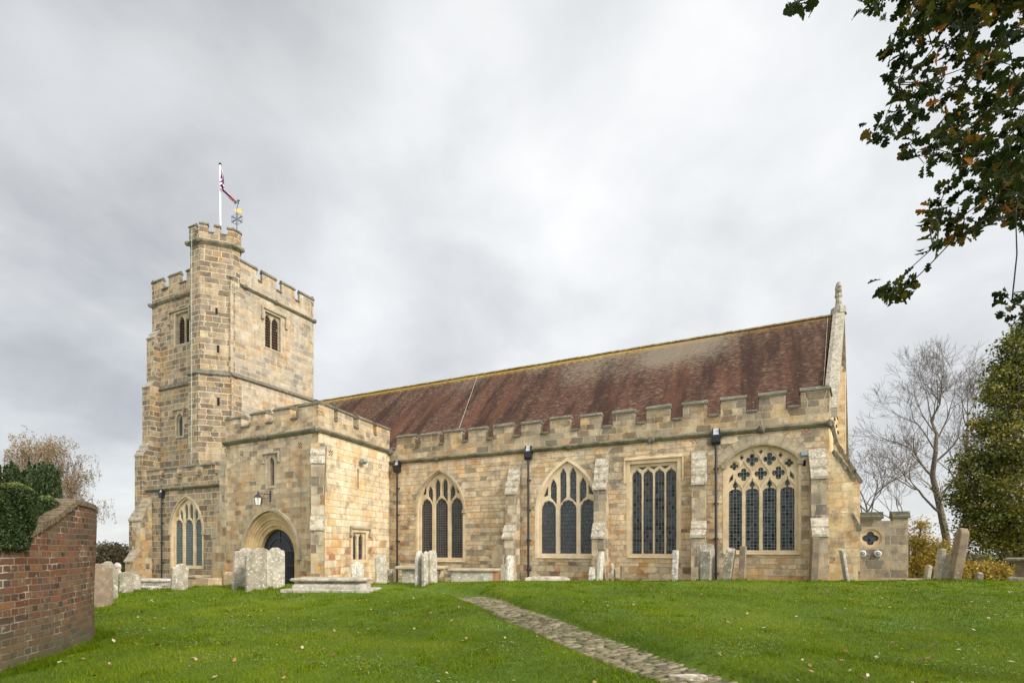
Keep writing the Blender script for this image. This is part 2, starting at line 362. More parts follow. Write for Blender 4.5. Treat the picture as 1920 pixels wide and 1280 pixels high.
M['hedgeleaf'] = leaf_mat('hedge_leaf', [(0, (.012, .024, .005)), (.5, (.032, .055, .009)), (1, (.15, .17, .028))], .12, .45, .4)
M['yewleaf'] = leaf_mat('yew_leaf', [(0, (.012, .022, .006)), (.7, (.028, .046, .011)), (1, (.06, .08, .022))], .05)
M['shrubleaf'] = leaf_mat('shrub_leaf', [(0, (.06, .055, .03)), (.5, (.14, .11, .06)), (.8, (.21, .14, .08)), (1, (.10, .13, .045))], .15)
M['redleaf'] = leaf_mat('rusty_leaf', [(0, (.22, .10, .05)), (1, (.38, .18, .10))], .3)
M['bladeg'] = leaf_mat('grass_blade', [(0, (.045, .078, .003)), (.5, (.135, .195, .004)), (.8, (.23, .27, .010)), (1, (.32, .28, .08))], .3, .7, .08)
M['litter'] = leaf_mat('leaf_litter', [(0, (.10, .05, .025)), (.5, (.24, .12, .05)), (.8, (.36, .27, .12)), (1, (.50, .42, .30))], .1)
M['clover'] = leaf_mat('moss_clover', [(0, (.07, .12, .03)), (1, (.20, .30, .11))], .2)
M['bark'] = rough_stone('bark', (.17, .135, .10), (.10, .08, .06), (.25, .21, .16), .2, 1.5, .9)
M['twig'] = flat('twigs', (.12, .095, .075), .9)
M['oakbark'] = flat('oak_twig', (.035, .028, .02), .9)
M['silvertwig'] = flat('pale_twigs', (.22, .17, .13), .9)

def ground_mat():
    m, N, p = newmat('lawn')
    g = N.n('ShaderNodeNewGeometry').outputs['Position']
    a = N.noise(g, .35, 4, .6); b = N.noise(g, 1.8, 5, .65); f = N.noise(g, 25, 5, .75); f2 = N.noise(g, 90, 3, .7)
    c = N.mix(N.step(a, .38, .62), (.075, .130, .006), (.11, .165, .009))
    c = N.mix(N.math('MULTIPLY', N.step(N.noise(g, .9, 5, .7), .56, .68), .55), c, (.13, .105, .045))
    c = N.mix(N.math('MULTIPLY', N.step(b, .5, .68), .6), c, (.055, .105, .010))
    c = N.mix(N.math('MULTIPLY', N.step(f, .55, .7), .45), c, (.14, .20, .04))
    fm = N.math('ADD', .6, N.math('MULTIPLY', f2, .8))
    c = N.mix(1.0, c, N.comb(fm, fm, fm), 'MULTIPLY')
    setc(N, p, c)
    bump(N, p, N.math('ADD', f, f2), .9, .03)
    p.inputs['Roughness'].default_value = .95
    return m
M['lawn'] = ground_mat()

# ------------------------------------------------------------------ object helpers
def tag(o, label=None, cat=None, group=None, kind=None):
    if label: o['label'] = label
    if cat: o['category'] = cat
    if group: o['group'] = group
    if kind: o['kind'] = kind
    return o
def empty(name, loc, label=None, cat=None, group=None):
    o = bpy.data.objects.new(name, None); col.objects.link(o); o.location = loc
    o.empty_display_size = .3
    return tag(o, label, cat, group)
def put(name, me, parent):
    o = bpy.data.objects.new(name, me); col.objects.link(o)
    if parent is not None:
        o.parent = parent
        if parent.type == 'EMPTY': o.matrix_parent_inverse = Matrix.Translation(-Vector(parent.location))
    return o
def boxuv(me):
    n = len(me.loops)
    uvl = me.uv_layers.new(name='UVMap')
    vs = me.vertices
    out = [0.0]*(2*n)
    for p in me.polygons:
        nn = p.normal.copy()
        if nn.y > 0: nn = -nn
        if abs(nn.z) > .92: t = Vector((1, 0, 0)); b = Vector((0, 1, 0))
        else:
            t = Vector((-nn.y, nn.x, 0)).normalized(); b = nn.cross(t)
            if b.z < 0: b = -b
        for li in p.loop_indices:
            co = vs[me.loops[li].vertex_index].co
            out[2*li] = co.dot(t); out[2*li+1] = co.dot(b)
    uvl.data.foreach_set('uv', out)
class MB:
    def __init__(s): s.v = []; s.f = []
    def add(s, vs, fs):
        k = len(s.v); s.v += [tuple(v) for v in vs]; s.f += [tuple(i+k for i in f) for f in fs]
    def loops(s, A, B, capA=True, capB=True):
        n = len(A); fs = [(i, (i+1) % n, n+(i+1) % n, n+i) for i in range(n)]
        if capA: fs.append(tuple(reversed(range(n))))
        if capB: fs.append(tuple(range(n, 2*n)))
        s.add(list(A)+list(B), fs)
    def tube(s, p0, p1, r0, r1=None, n=8, caps=True):
        p0 = Vector(p0); p1 = Vector(p1); r1 = r0 if r1 is None else r1
        d = (p1-p0).normalized(); a = d.orthogonal().normalized(); b = d.cross(a)
        A = [p0+(a*math.cos(2*math.pi*i/n)+b*math.sin(2*math.pi*i/n))*r0 for i in range(n)]
        B = [p1+(a*math.cos(2*math.pi*i/n)+b*math.sin(2*math.pi*i/n))*r1 for i in range(n)]
        s.loops(A, B, caps, caps)
    def wbox(s, c, sx, sy, sz, rz=0):
        c = Vector(c); ca, sa = math.cos(rz), math.sin(rz)
        def P(x, y, z): return (c.x+x*ca-y*sa, c.y+x*sa+y*ca, c.z+z)
        A = [P(-sx/2, -sy/2, 0), P(sx/2, -sy/2, 0), P(sx/2, sy/2, 0), P(-sx/2, sy/2, 0)]
        B = [P(-sx/2, -sy/2, sz), P(sx/2, -sy/2, sz), P(sx/2, sy/2, sz), P(-sx/2, sy/2, sz)]
        s.loops(A, B)
    def sphere(s, c, r, nu=10, nv=6, sz=1.0):
        c = Vector(c); vs = []; fs = []
        for j in range(nv+1):
            th = math.pi*j/nv
            for i in range(nu):
                ph = 2*math.pi*i/nu
                vs.append((c.x+r*math.sin(th)*math.cos(ph), c.y+r*math.sin(th)*math.sin(ph), c.z+r*sz*math.cos(th)))
        for j in range(nv):
            for i in range(nu): fs.append((j*nu+i, j*nu+(i+1) % nu, (j+1)*nu+(i+1) % nu, (j+1)*nu+i))
        s.add(vs, fs)
    def build(s, name, mat, parent=None, smooth=False, uv=True, recalc=True, weld=False):
        me = bpy.data.meshes.new(name); me.from_pydata(s.v, [], s.f); me.update()
        if recalc or weld:
            bm = bmesh.new(); bm.from_mesh(me)
            if weld: bmesh.ops.remove_doubles(bm, verts=bm.verts, dist=1e-4)
            bmesh.ops.recalc_face_normals(bm, faces=bm.faces)
            bm.to_mesh(me); bm.free()
        if uv: boxuv(me)
        if smooth: me.polygons.foreach_set('use_smooth', [True]*len(me.polygons))
        me.materials.append(mat)
        return put(name, me, parent)

class Plane:
    """vertical wall plane: origin P0 (x,y), direction d, outward normal; heights H are above the eye"""
    def __init__(s, P0, d, out=None):
        s.P = Vector(P0); s.d = Vector(d).normalized()
        n = Vector((s.d.y, -s.d.x))
        if out is not None:
            if n.dot(Vector(out)) < 0: n = -n
        elif n.dot(s.P) > 0: n = -n
        s.n = n
    def pt(s, t, H, o=0.0):
        q = s.P + s.d*t + s.n*o
        return Vector((q.x, q.y, EYE+H))
    def at(s, px, py=None, o=0.0):
        P = s.P + s.n*o; u = (px-960)/F
        t = (u*P.y-P.x)/(s.d.x-u*s.d.y)
        if py is None: return t
        return t, (1028-py)/F*(P.y+s.d.y*t)
    def prism(s, mb, prof, t0, t1):          # prof = [(o,H)...] swept along the wall
        mb.loops([s.pt(t0, h, o) for o, h in prof], [s.pt(t1, h, o) for o, h in prof])
    def box(s, mb, t0, t1, h0, h1, o0, o1):
        s.prism(mb, [(o0, h0), (o1, h0), (o1, h1), (o0, h1)], t0, t1)
    def plate(s, mb, poly, o0, o1):          # poly = [(t,H)...] extruded in depth
        mb.loops([s.pt(t, h, o1) for t, h in poly], [s.pt(t, h, o0) for t, h in poly])

def ccw(p):
    a = sum(p[i][0]*p[(i+1) % len(p)][1]-p[(i+1) % len(p)][0]*p[i][1] for i in range(len(p)))
    return p if a > 0 else p[::-1]
def offset(p, d, closed=True):
    """outward (for ccw polygons) offset by averaged edge normals"""
    out = []; n = len(p)
    for i in range(n):
        a = p[i-1] if (closed or i > 0) else p[i]; b = p[i]; c = p[(i+1) % n] if (closed or i < n-1) else p[i]
        e1 = Vector((b[0]-a[0], b[1]-a[1])); e2 = Vector((c[0]-b[0], c[1]-b[1]))
        if e1.length < 1e-7: e1 = e2
        if e2.length < 1e-7: e2 = e1
        e1.normalize(); e2.normalize()
        n1 = Vector((e1.y, -e1.x)); n2 = Vector((e2.y, -e2.x)); m = n1+n2
        if m.length < 1e-4: m = n1
        m.normalize(); k = max(.45, m.dot(n1))
        out.append((b[0]+m.x*d/k, b[1]+m.y*d/k))
    return out
def inpoly(x, y, P):
    c = False; n = len(P); j = n-1
    for i in range(n):
        if (P[i][1] > y) != (P[j][1] > y) and x < (P[j][0]-P[i][0])*(y-P[i][1])/(P[j][1]-P[i][1])+P[i][0]: c = not c
        j = i
    return c
def sheet(mb, pl, outer, holes, o):
    """flat face with holes at offset o"""
    vs = []; es = []
    for l in [outer]+list(holes):
        k = len(vs); n = len(l); vs += [Vector((x, y)) for x, y in l]; es += [(k+i, k+(i+1) % n) for i in range(n)]
    v2, _, tris, _, _, _ = delaunay_2d_cdt(vs, es, [], 0, 1e-6)
    keep = []
    for t in tris:
        cx = sum(v2[i].x for i in t)/3; cy = sum(v2[i].y for i in t)/3
        if inpoly(cx, cy, outer) and not any(inpoly(cx, cy, h) for h in holes): keep.append(tuple(t))
    mb.add([pl.pt(p.x, p.y, o) for p in v2], keep)
def reveal(mb, pl, poly, o0, o1, poly2=None):
    poly2 = poly2 or poly
    n = len(poly)
    mb.add([pl.pt(x, y, o0) for x, y in poly]+[pl.pt(x, y, o1) for x, y in poly2], [(i, (i+1) % n, n+(i+1) % n, n+i) for i in range(n)])
def band(mb, pl, inner, outer, o0, o1, closed=False):
    n = len(inner); k = n if closed else n-1
    for i in range(k):
        j = (i+1) % n
        a, b, c, d = inner[i], inner[j], outer[j], outer[i]
        A = [pl.pt(*q, o1) for q in (a, b, c, d)]; B = [pl.pt(*q, o0) for q in (a, b, c, d)]
        mb.add(A+B, [(0, 1, 2, 3), (0, 4, 5, 1), (3, 2, 6, 7)]+([(0, 3, 7, 4)] if (not closed and i == 0) else [])+([(1, 5, 6, 2)] if (not closed and i == k-1) else []))
def arch(w, z0, zs, za, n=9, x0=0.0):
    """pointed arch outline from bottom left, clockwise seen from in front: list of (x,z)"""
    h = za-zs; Rr = (w*w/4+h*h)/w
    L = []
    for i in range(n+1):
        zc = h*i/n; x = Rr-math.sqrt(max(Rr*Rr-zc*zc, 0)) if Rr >= h else w/2*i/n
        L.append((x, zs+zc))
    # if the arc is lower than a semicircle use an elliptical pointed shape
    if Rr < h or True:
        L = []
        for i in range(n+1):
            t = i/n
            if h >= w/2:
                a = math.asin(min(1, h/Rr))*t; L.append((Rr-Rr*math.cos(a), zs+Rr*math.sin(a)))
            else:
                a = math.pi/2*t; L.append((w/2*(1-math.cos(a))**.9, zs+h*math.sin(a)**1.05))
    Rg = [(w-x, z) for x, z in L[:-1]][::-1]
    pts = ([(0, z0)] if z0 < zs-1e-6 else [])+L+Rg+([(w, z0)] if z0 < zs-1e-6 else [])
    return [(x0+x, z) for x, z in pts]
class Poly(list): outer = None
def cusped(w, z0, zs, za, foils=3, c=.13, n=18, x0=0.0, ogee=0.0):
    """light with foiled head; .outer is the plain moulded opening in front of it"""
    base = arch(w, zs, zs, za, n//2)
    m = len(base); out = []; ob = []
    cx, cz = w/2, zs+(za-zs)*.25
    for i, (x, z) in enumerate(base):
        t = i/(m-1)
        k = (1-abs(math.sin(foils*math.pi*t)))
        if t < .02 or t > .98: k = 0
        k = k**1.5*c
        if abs(t-.5) < .001 and foils % 2 == 1: k = 0
        out.append((x+(cx-x)*k*1.6, z+(cz-z)*k)); ob.append((x, z))
    if ogee:
        i = m//2; out[i] = (out[i][0], out[i][1]+ogee); ob[i] = (ob[i][0], ob[i][1]+ogee*1.3)
    P = Poly([(x0, z0)]+[(x0+x, z) for x, z in out]+[(x0+w, z0)])
    P.outer = [(x0, z0)]+[(x0+x, z) for x, z in ob]+[(x0+w, z0)]
    return P
def quatrefoil(cx, cz, r, n=32, rot=0.0, sy=1.15):
    out = []
    for i in range(n):
        a = 2*math.pi*i/n
        k = .50+.50*abs(math.cos(2*(a)))**.55
        out.append((cx+r*k*math.cos(a+rot), cz+r*sy*k*math.sin(a+rot)))
    return out
# ================================================================== CHURCH
A = Vector((-.909, .416)).normalized()          # along the long wall, going left and away
PN = Vector((.416, .909)).normalized()
C0 = Vector((12.93, 20.0))
W1 = Plane(C0, A)                                # south aisle wall
E = Plane(C0, (.587, .8096), out=(1, -.5))       # east return
PC = Vector((-9.38, 23.77))                      # porch corner
PS = Plane(PC, (-.8935, .449))                   # porch front
PE = Plane(PC, (.3556, .9347), out=(1, -.4))     # porch east side
TS = Vector((-22.76, 39.68))
aT = Vector((-.913, .408)).normalized(); bT = Vector((.4686, .8834)).normalized()
TW = 10.34; TWE = 8.13
TSP = Plane(TS, aT)                              # tower south
TEP = Plane(TS, bT, out=(1, -.4))                # tower east
STR, CREN, TOP = 5.07, 5.93, 6.70
BASE = -3.6

church = empty('church', (-5, 30, -.6), 'old sandstone parish church with battlemented tower, porch and long red tiled roof', 'church')
def part(mb, name, mat, parent=church, **k): return mb.build(name, M[mat], parent, **k)

def make_window(pl, tL, sgn, outline, lights, glass, fmat='dressed', parent=church, surround=.17, hood=None, hoodmat='label_tan', o_tr=-.16, bev=.028, name='window', sill=True, label=None):
    T = lambda p: [(tL+sgn*x, z) for x, z in p]
    out_ = ccw(T(outline)); holes = [ccw(T(h)) for h in lights]
    root = MB()
    # window part itself = stone tracery
    outers = [offset(ccw(T(h.outer)), bev*.8) if getattr(h, 'outer', None) else offset(q, bev) for h, q in zip(lights, holes)]
    sheet(root, pl, out_, outers, o_tr)
    for h, q in zip(holes, outers):
        reveal(root, pl, q, o_tr, o_tr-.05)
        sheet(root, pl, q, [h], o_tr-.05)
        reveal(root, pl, h, o_tr-.05, o_tr-.12)
    # splayed reveal from the wall face
    reveal(root, pl, offset(out_, .001), .008, o_tr)
    w = root.build(name, M[fmat], parent)
    if label: w['label'] = label
    g = MB()
    g.add([pl.pt(x, y, o_tr-.10) for x, y in out_], [tuple(range(len(out_)))])
    g.build('glass', M[glass], w)
    if surround:
        s = MB(); so_ = offset(out_, surround)
        band(s, pl, out_, so_, 0, .010, closed=True)
        s.build('surround', M[fmat], w)
    if sill:
        s = MB(); x0 = min(p[0] for p in out_); x1 = max(p[0] for p in out_); z0 = min(p[1] for p in out_)
        pl.prism(s, [(.012, z0-.16), (.055, z0-.14), (.055, z0-.10), (-.15, z0+.012), (-.15, z0-.16)], x0-.06, x1+.06)
        s.build('sill', M[fmat], w)
    if hood:
        zs, dist, wd, proj = hood
        # open polyline: arch portion only, from the outline above zs
        pts = [p for p in outline if p[1] >= zs-1e-6]
        pts = T(pts)
        if sgn < 0: pts = pts[::-1]
        pts = pts[::-1]
        i0 = offset(pts, dist, closed=False); i1 = offset(pts, dist+wd, closed=False)
        s = MB(); band(s, pl, i0, i1, 0, proj)
        for e in (0, -1):
            cx = (i0[e][0]+i1[e][0])/2; cz = i0[e][1]
            pl.box(s, cx-.11, cx+.11, cz-.16, cz+.0, 0, proj+.02)
        s.build('hood_mould', M[hoodmat], w)
    return out_

def t3(w, z0, za, spring, main_top, pan_bot, head_spring, in_top, out_top, foils=5):
    """three-light perpendicular window, measures as fractions of the height"""
    H = za-z0; Z = lambda f: z0+H*f
    outl = arch(w, z0, Z(spring), za, 10)
    Ls = []
    for x0, x1 in ((.045, .29), (.365, .635), (.71, .955)):
        Ls.append(cusped((x1-x0)*w, z0+.10, Z(head_spring), Z(main_top), foils, .10, 22, x0*w))
    lo, hi = head_spring+.055, main_top+.035
    for x0, x1, tp, bl, br_ in ((.20, .305, out_top, hi, lo), (.365, .47, in_top, lo, hi), (.53, .635, in_top, hi, lo), (.695, .80, out_top, lo, hi)):
        zt = Z(tp); q = cusped((x1-x0)*w, Z(bl), zt-(x1-x0)*w*1.15, zt, 3, .12, 14, x0*w)
        q[-1] = (q[-1][0], Z(br_)); q.outer[-1] = q[-1]; Ls.append(q)
    for s in (0, 1):
        e_ = main_top-.62; tri = [(.075, .665+e_), (.155, .665+e_+.015), (.160, .77+e_), (.125, .735+e_)]
        tri = [((1-x if s else x)*w, Z(z)) for x, z in tri]
        Ls.append(tri)
    return outl, Ls

W1_holes = []
def win_px(pl, x0, x1, ysill, yap, xm=None):
    """left/right t and sill/apex H from photo pixels"""
    tL = pl.at(x0); tR = pl.at(x1)
    xm = xm or (x0+x1)/2
    zs = pl.at(xm, ysill)[1]; za = pl.at(xm, yap)[1]
    return tL, abs(tL-tR), zs, za
# --- window 1 (left)
tL, w, z0, za = win_px(W1, 783, 868, 1048, 884)
o, L = t3(w, z0, za, .55, .70, .745, .60, .925, .845)
W1_holes.append(make_window(W1, tL, -1, o, L, 'glass_fine', hood=(z0+(za-z0)*.55, .05, .11, .10), surround=.14))
# --- window 2 (middle, flush pale surround)
tL, w, z0, za = win_px(W1, 1008, 1121, 1041, 864)
o, L = t3(w, z0, za, .45, .59, .625, .50, .93, .82)
W1_holes.append(make_window(W1, tL, -1, o, L, 'glass_grey', fmat='dressed_new', surround=.15))
# --- window 3 square headed
tL, w, z0, za = win_px(W1, 1181, 1270, 1040, 867)
H = za-z0; o = [(0, z0), (0, za), (w, za), (w, z0)]; L = []
for i in range(4):
    x0 = (.035+i*.2425)*w; lw = .2025*w
    L.append(cusped(lw, z0+.06, z0+H*.865, z0+H*.925, 3, .10, 16, x0, ogee=.05))
for i in range(5):
    cx = (.035+i*.2425-.02)*w
    tri = [(cx-.085*w, z0+H*.965), (cx, z0+H*.935), (cx+.085*w, z0+H*.965)]
    if 0 < i < 4: L.append(tri)
W1_holes.append(make_window(W1, tL, -1, o, L, 'glass_dark', surround=.16))
s = MB(); tA = tL+.20; tB = tL-w-.20          # square label over it
W1.prism(s, [(.0, za+.17), (.09, za+.17), (.09, za+.24), (.0, za+.30)], tB-.06, tA+.06)
for t in (tA-.0, tB-.08): W1.box(s, t, t+.08, za-.9, za+.167, 0, .075)
part(s, 'label_mould', 'dressed')
# --- window 4 reticulated
tL, w, z0, za = win_px(W1, 1360, 1497, 1033, 835, 1430)
H = za-z0; zsp = z0+H*.835
hh = za-zsp
arc = []
for i in range(25):
    x = -1+2*i/24; arc.append(((x+1)/2*w, zsp+hh*(1-abs(x)**2.0)**.80 if abs(x) < 1 else zsp))
o = [(0, z0)]+arc+[(w, z0)]; L = []
def ogee_unit(cx, cz, a, b, n=10, k=.86):
    R_ = [(cx+k*a*(1+math.cos(math.pi*t))/2+.004, cz+t*b*.95) for t in [i/n for i in range(-n, n+1)]]
    return R_+[(2*cx-x, z) for x, z in R_[::-1]][1:-1]
for i in range(4):
    x0 = (.05+i*.24)*w; lw = .185*w; cx = x0+lw/2
    q = cusped(lw, z0+.05, z0+H*.572, z0+H*.605, 1, .0, 14, x0)
    top_ = [(cx+sg_*(lw/2+.004)*(1+math.cos(math.pi*t))/2, z0+H*(.590+.108*t)) for sg_, t in [(-1, i_/8) for i_ in range(9)]+[(1, 1-i_/8) for i_ in range(1, 9)]]
    q2 = [(cx-.036*w, z0+H*.622), (cx-.034*w, z0+H*.645), (cx, z0+H*.680), (cx+.034*w, z0+H*.645), (cx+.036*w, z0+H*.622)]
    # the small foil above joins the light through one moulded opening
    left = [p_ for p_ in q if p_[0] < cx-1e-6]; right = [p_ for p_ in q if p_[0] > cx+1e-6]
    L.append(Poly(left+[(cx-.012*w, z0+H*.606), (cx-.012*w, z0+H*.618)]+q2+[(cx+.012*w, z0+H*.618), (cx+.012*w, z0+H*.606)]+right))
    L[-1].outer = [(x0, z0+.05)]+top_+[(x0+lw, z0+.05)]
aU, bU = .12*w, .136*H
for cx, cz, r, sy in [(c_*w, z0+H*.742, .088*w, 1.12) for c_ in (.2625, .5025, .7425)]+[(c_*w, z0+H*.878, .088*w, 1.12) for c_ in (.3825, .6225)]:
    q = Poly(quatrefoil(cx, cz, r, sy=sy)); q.outer = ogee_unit(cx, cz, aU, bU*(1 if cz < z0+H*.8 else .80)); L.append(q)
for c_ in (.125, .885):
    q = Poly(quatrefoil(c_*w, z0+H*.828, .062*w, sy=1.0)); q.outer = [(c_*w+.075*w*math.cos(a_*math.pi/10), z0+H*.828+.075*w*math.sin(a_*math.pi/10)) for a_ in range(20)]; L.append(q)
for cx, sg in ((.085, 1), (.92, -1)):
    L.append([((cx-sg*.03)*w, z0+H*.67), ((cx-sg*.025)*w, z0+H*.71), ((cx+sg*.02)*w, z0+H*.745), ((cx+sg*.025)*w, z0+H*.70)])
for cx, zz_ in ((.235, .905), (.77, .905)):
    L.append([((cx-.028)*w, z0+H*zz_), (cx*w, z0+H*(zz_+.022)), ((cx+.028)*w, z0+H*zz_), (cx*w, z0+H*(zz_-.022))])
L.append([(.475*w, z0+H*.955), (.5025*w, z0+H*.93), (.53*w, z0+H*.955), (.5025*w, z0+H*.965)])
W1_holes.append(make_window(W1, tL, -1, o, L, 'glass_square', surround=.10, hood=(zsp, .02, .09, .085), hoodmat='label', bev=.022))
# voussoir arch over window 4
s = MB(); pts = [(tL-x, z) for x, z in arc][::-1]
pts = pts[::-1][::-1]
i0 = offset(pts[::-1] if pts[0][0] < pts[-1][0] else pts, .13, closed=False)
pp = [(tL-x, z) for x, z in arc]; pp = pp if offset(pp, .1, False)[12][1] > pp[12][1] else pp[::-1]
ia, ib = offset(pp, .115, False), offset(pp, .50, False)
for k in range(0, 24, 2):
    q = [ia[k], ia[k+1], ia[k+2], ib[k+2], ib[k+1], ib[k]]
    ctr = (sum(a[0] for a in q)/6, sum(a[1] for a in q)/6)
    q = [(a[0]+(ctr[0]-a[0])*.045, a[1]+(ctr[1]-a[1])*.045) for a in q]
    W1.plate(s, q, -.05, .012+random.random()*.012)
part(s, 'relieving_arch', 'label_tan')
# --- west bay window
tL, w, z0, za = win_px(W1, 322, 379, 1062, 934)
o, L = t3(w, z0, za, .50, .69, .72, .60, .93, .84)
W1_holes.append(make_window(W1, tL, -1, o, L, 'glass_stain', surround=.16, hood=(z0+(za-z0)*.50, .12, .12, .11)))
wt0 = (tL, w, z0)

# ---- aisle wall (front face with the window openings)
tEnd = W1.at(725)+.2
def wallsheet(name, mat, pl, t0, t1, h0, h1, holes, o=0.0):
    s = MB(); sheet(s, pl, ccw([(t0, h0), (t1, h0), (t1, h1), (t0, h1)]), holes, o)
    return part(s, name, mat, recalc=False)
wallsheet('aisle_wall', 'aisle', W1, 0, tEnd, BASE, STR, W1_holes[:4])
tW0, tW1 = W1.at(423)-2.5, W1.at(276)
WSTR, WCREN, WTOP = 4.60, 5.50, 6.38
wallsheet('west_bay_wall', 'tower', W1, tW0, tW1, BASE-1.5, WSTR, W1_holes[4:])
# west end wall of that bay and hidden stretch
s = MB(); P = W1.pt(tW1, 0); Q = Vector((P.x, P.y))+PN*5
s.add([(P.x, P.y, -4), (Q.x, Q.y, -4), (Q.x, Q.y, EYE+WCREN), (P.x, P.y, EYE+WCREN)], [(0, 1, 2, 3)])
part(s, 'west_end_wall', 'tower'); s = MB(); P = W1.pt(tW0, 0); P2 = W1.pt(tEnd, 0)
s.add([(P.x, P.y, -4), (P2.x, P2.y, -4), (P2.x, P2.y, EYE+STR), (P.x, P.y, EYE+STR)], [(0, 1, 2, 3)])
part(s, 'rear_wall', 'tower')

STRPROF = [(-.02, -.11), (.05, -.09), (.13, .0), (.15, .05), (.11, .10), (-.02, .17)]
def string(pl, t0, t1, h, bosses=(), k=1.0, mat='string'):
    s = MB(); n = max(2, int(abs(t1-t0)/1.3))
    for i in range(n):
        a = t0+(t1-t0)*i/n; b = t0+(t1-t0)*(i+1)/n; j = random.uniform(-.008, .008)
        pl.prism(s, [(o*k+j, h+z*k+j) for o, z in STRPROF], a, b)
    st = part(s, 'string_course', mat)
    for t in bosses:
        s = MB(); p = pl.pt(t, h+.0, .12); s.sphere(p, .17*k, 8, 6, .9)
        for q in range(4): s.sphere(p+Vector((random.uniform(-.12, .12), random.uniform(-.1, .02), random.uniform(-.1, .1))), .085*k, 6, 4)
        s.build('carved_boss', M['coping'], st, uv=False)
    return st
def coping_prof(z, th=.36, up=.20, ov=.07): return [(ov, z), (ov, z+.07), (-th*.3, z+up), (-th*.75, z+up), (-th-.05, z+.07), (-th-.05, z)]
def battlement(pl, t0, t1, hs, hc, ht, merl, mat='parapet', th=.36, end=.005, k=1.0, copmat='coping'):
    """parapet band, merlons and their weathered copings"""
    s = MB(); pl.box(s, t0+end, t1-end, hs+.04, hc, .004, -th)
    part(s, 'parapet', mat)
    merl = sorted((min(a, b), max(a, b)) for a, b in merl)
    for a, b in merl:
        m = MB(); c = MB()
        j = random.uniform(-.03, .03); a += random.uniform(-.02, .02)
        pl.box(m, a+end, b-end, hc, ht-.19*k+j, .006, -th+.002)
        mo = part(m, 'merlon', mat)
        pa = [(o, z+random.uniform(-.016, .016)) for o, z in coping_prof(ht-.20*k+j, th, .20*k, .065*k)]
        pb = [(o, z+random.uniform(-.016, .016)) for o, z in coping_prof(ht-.20*k+j, th, .20*k, .065*k)]
        c.loops([pl.pt(a-.03, h, o) for o, h in pa], [pl.pt(b+.03, h, o) for o, h in pb])
        c.build('merlon_coping', M[copmat], mo)
    edges = [t0]+[x for ab in merl for x in ab]+[t1]
    for a, b in zip(edges[::2], edges[1::2]):
        if b-a < .12: continue
        g = MB()
        pr = [(.085*k, hc-.06*k), (.085*k, hc+.01), (-th*.35, hc+.10), (-th*.65, hc+.10), (-th-.05, hc+.0), (-th-.05, hc-.05)]
        g.loops([pl.pt(a+.04, h+random.uniform(-.01, .01), o) for o, h in pr], [pl.pt(b-.04, h, o) for o, h in pr])
        part(g, 'crenel_sill', copmat)

pxm = [(744, 778), (788.5, 822), (833, 866), (878, 912), (925, 961), (977, 1012), (1031, 1069), (1088, 1127), (1149, 1191), (1212, 1257), (1280, 1326), (1351, 1399), (1423, 1474), (1501, 1555)]
ml = [(W1.at(a), W1.at(b)) for a, b in pxm]; ml[-1] = (ml[-1][0], .0)
battlement(W1, 0, tEnd, STR, CREN, TOP, ml)
string(W1, -.12, tEnd, STR, [W1.at(x) for x in (1067, 1222, 1426, 820)]+[-.02])
EL = 7.6
battlement(E, 0, EL, STR, CREN, TOP, [(.0, 1.15), (1.65, 2.75), (3.25, 4.35), (4.85, 5.95), (6.45, 7.55)])
string(E, -.1, EL, STR)
s = MB(); E.box(s, .0, 9.5, BASE, STR, -.004, -.3); part(s, 'east_wall', 'coursed')
wm = [(W1.at(a), W1.at(b)) for a, b in ((276, 300), (308, 332), (343, 368), (378, 404))]
battlement(W1, tW0, tW1, WSTR, WCREN, WTOP, wm, mat='tower', k=1.15)
string(W1, tW0, tW1+.1, WSTR, [W1.at(344)], 1.15)

# ---- buttresses projecting from the long wall
def sbuttress(pl, ta, tb, prof, mat='buttress', caps=(), capmat='lichen', label=None, k=1.0):
    """prof = [(o,H)...] stepped side profile from top to ground; caps = list of ((o,H),(o,H)) slopes"""
    s = MB(); pr = [(-.02, prof[0][1])]+list(prof)+[(-.02, prof[-1][1])]
    pl.prism(s, pr, ta, tb)
    b = part(s, 'buttress', mat)
    if label: b['label'] = label
    for (o0, h0), (o1, h1) in caps:
        c = MB(); n = max(1, round(math.hypot(o1-o0, h1-h0)/.42))
        for i in range(n):
            f0, f1 = i/n, (i+1)/n
            a0 = (o0+(o1-o0)*f0, h0+(h1-h0)*f0); a1 = (o0+(o1-o0)*f1, h0+(h1-h0)*f1)
            d = random.uniform(.02, .05)
            q = [(a0[0]-.03, a0[1]+.01), (a0[0]+.01, a0[1]+.05), (a1[0]+.07, a1[1]+.03+d), (a1[0]+.07, a1[1]-.05), (a1[0]-.05, a1[1]-.05)]
            jj = random.uniform(-.02, .02)
            c.loops([pl.pt(ta-.03*(1 if tb > ta else -1)+jj, h, o) for o, h in q], [pl.pt(tb+.03*(1 if tb > ta else -1)+jj, h, o) for o, h in q])
        c.build('buttress_cap', M[capmat], b)
    return b
def wall_buttress(x0, x1, top=4.35, oo=.0):
    # pixel x of the front face of the middle stage, projecting .55
    ta = W1.at(x0, o=.55); tb = W1.at(x1, o=.55)
    pr = [(.0, top), (.10, top-.28), (.55, 2.85), (.55, 1.18), (.90, .52), (.90, BASE)]
    sbuttress(W1, ta, tb, pr, caps=[((.0, top), (.55, 2.85)), ((.55, 1.18), (.90, .52))])
wall_buttress(948, 968, 4.25); wall_buttress(1113, 1136, 4.35); wall_buttress(1297, 1323, 4.35); wall_buttress(1521, 1550, 4.05)

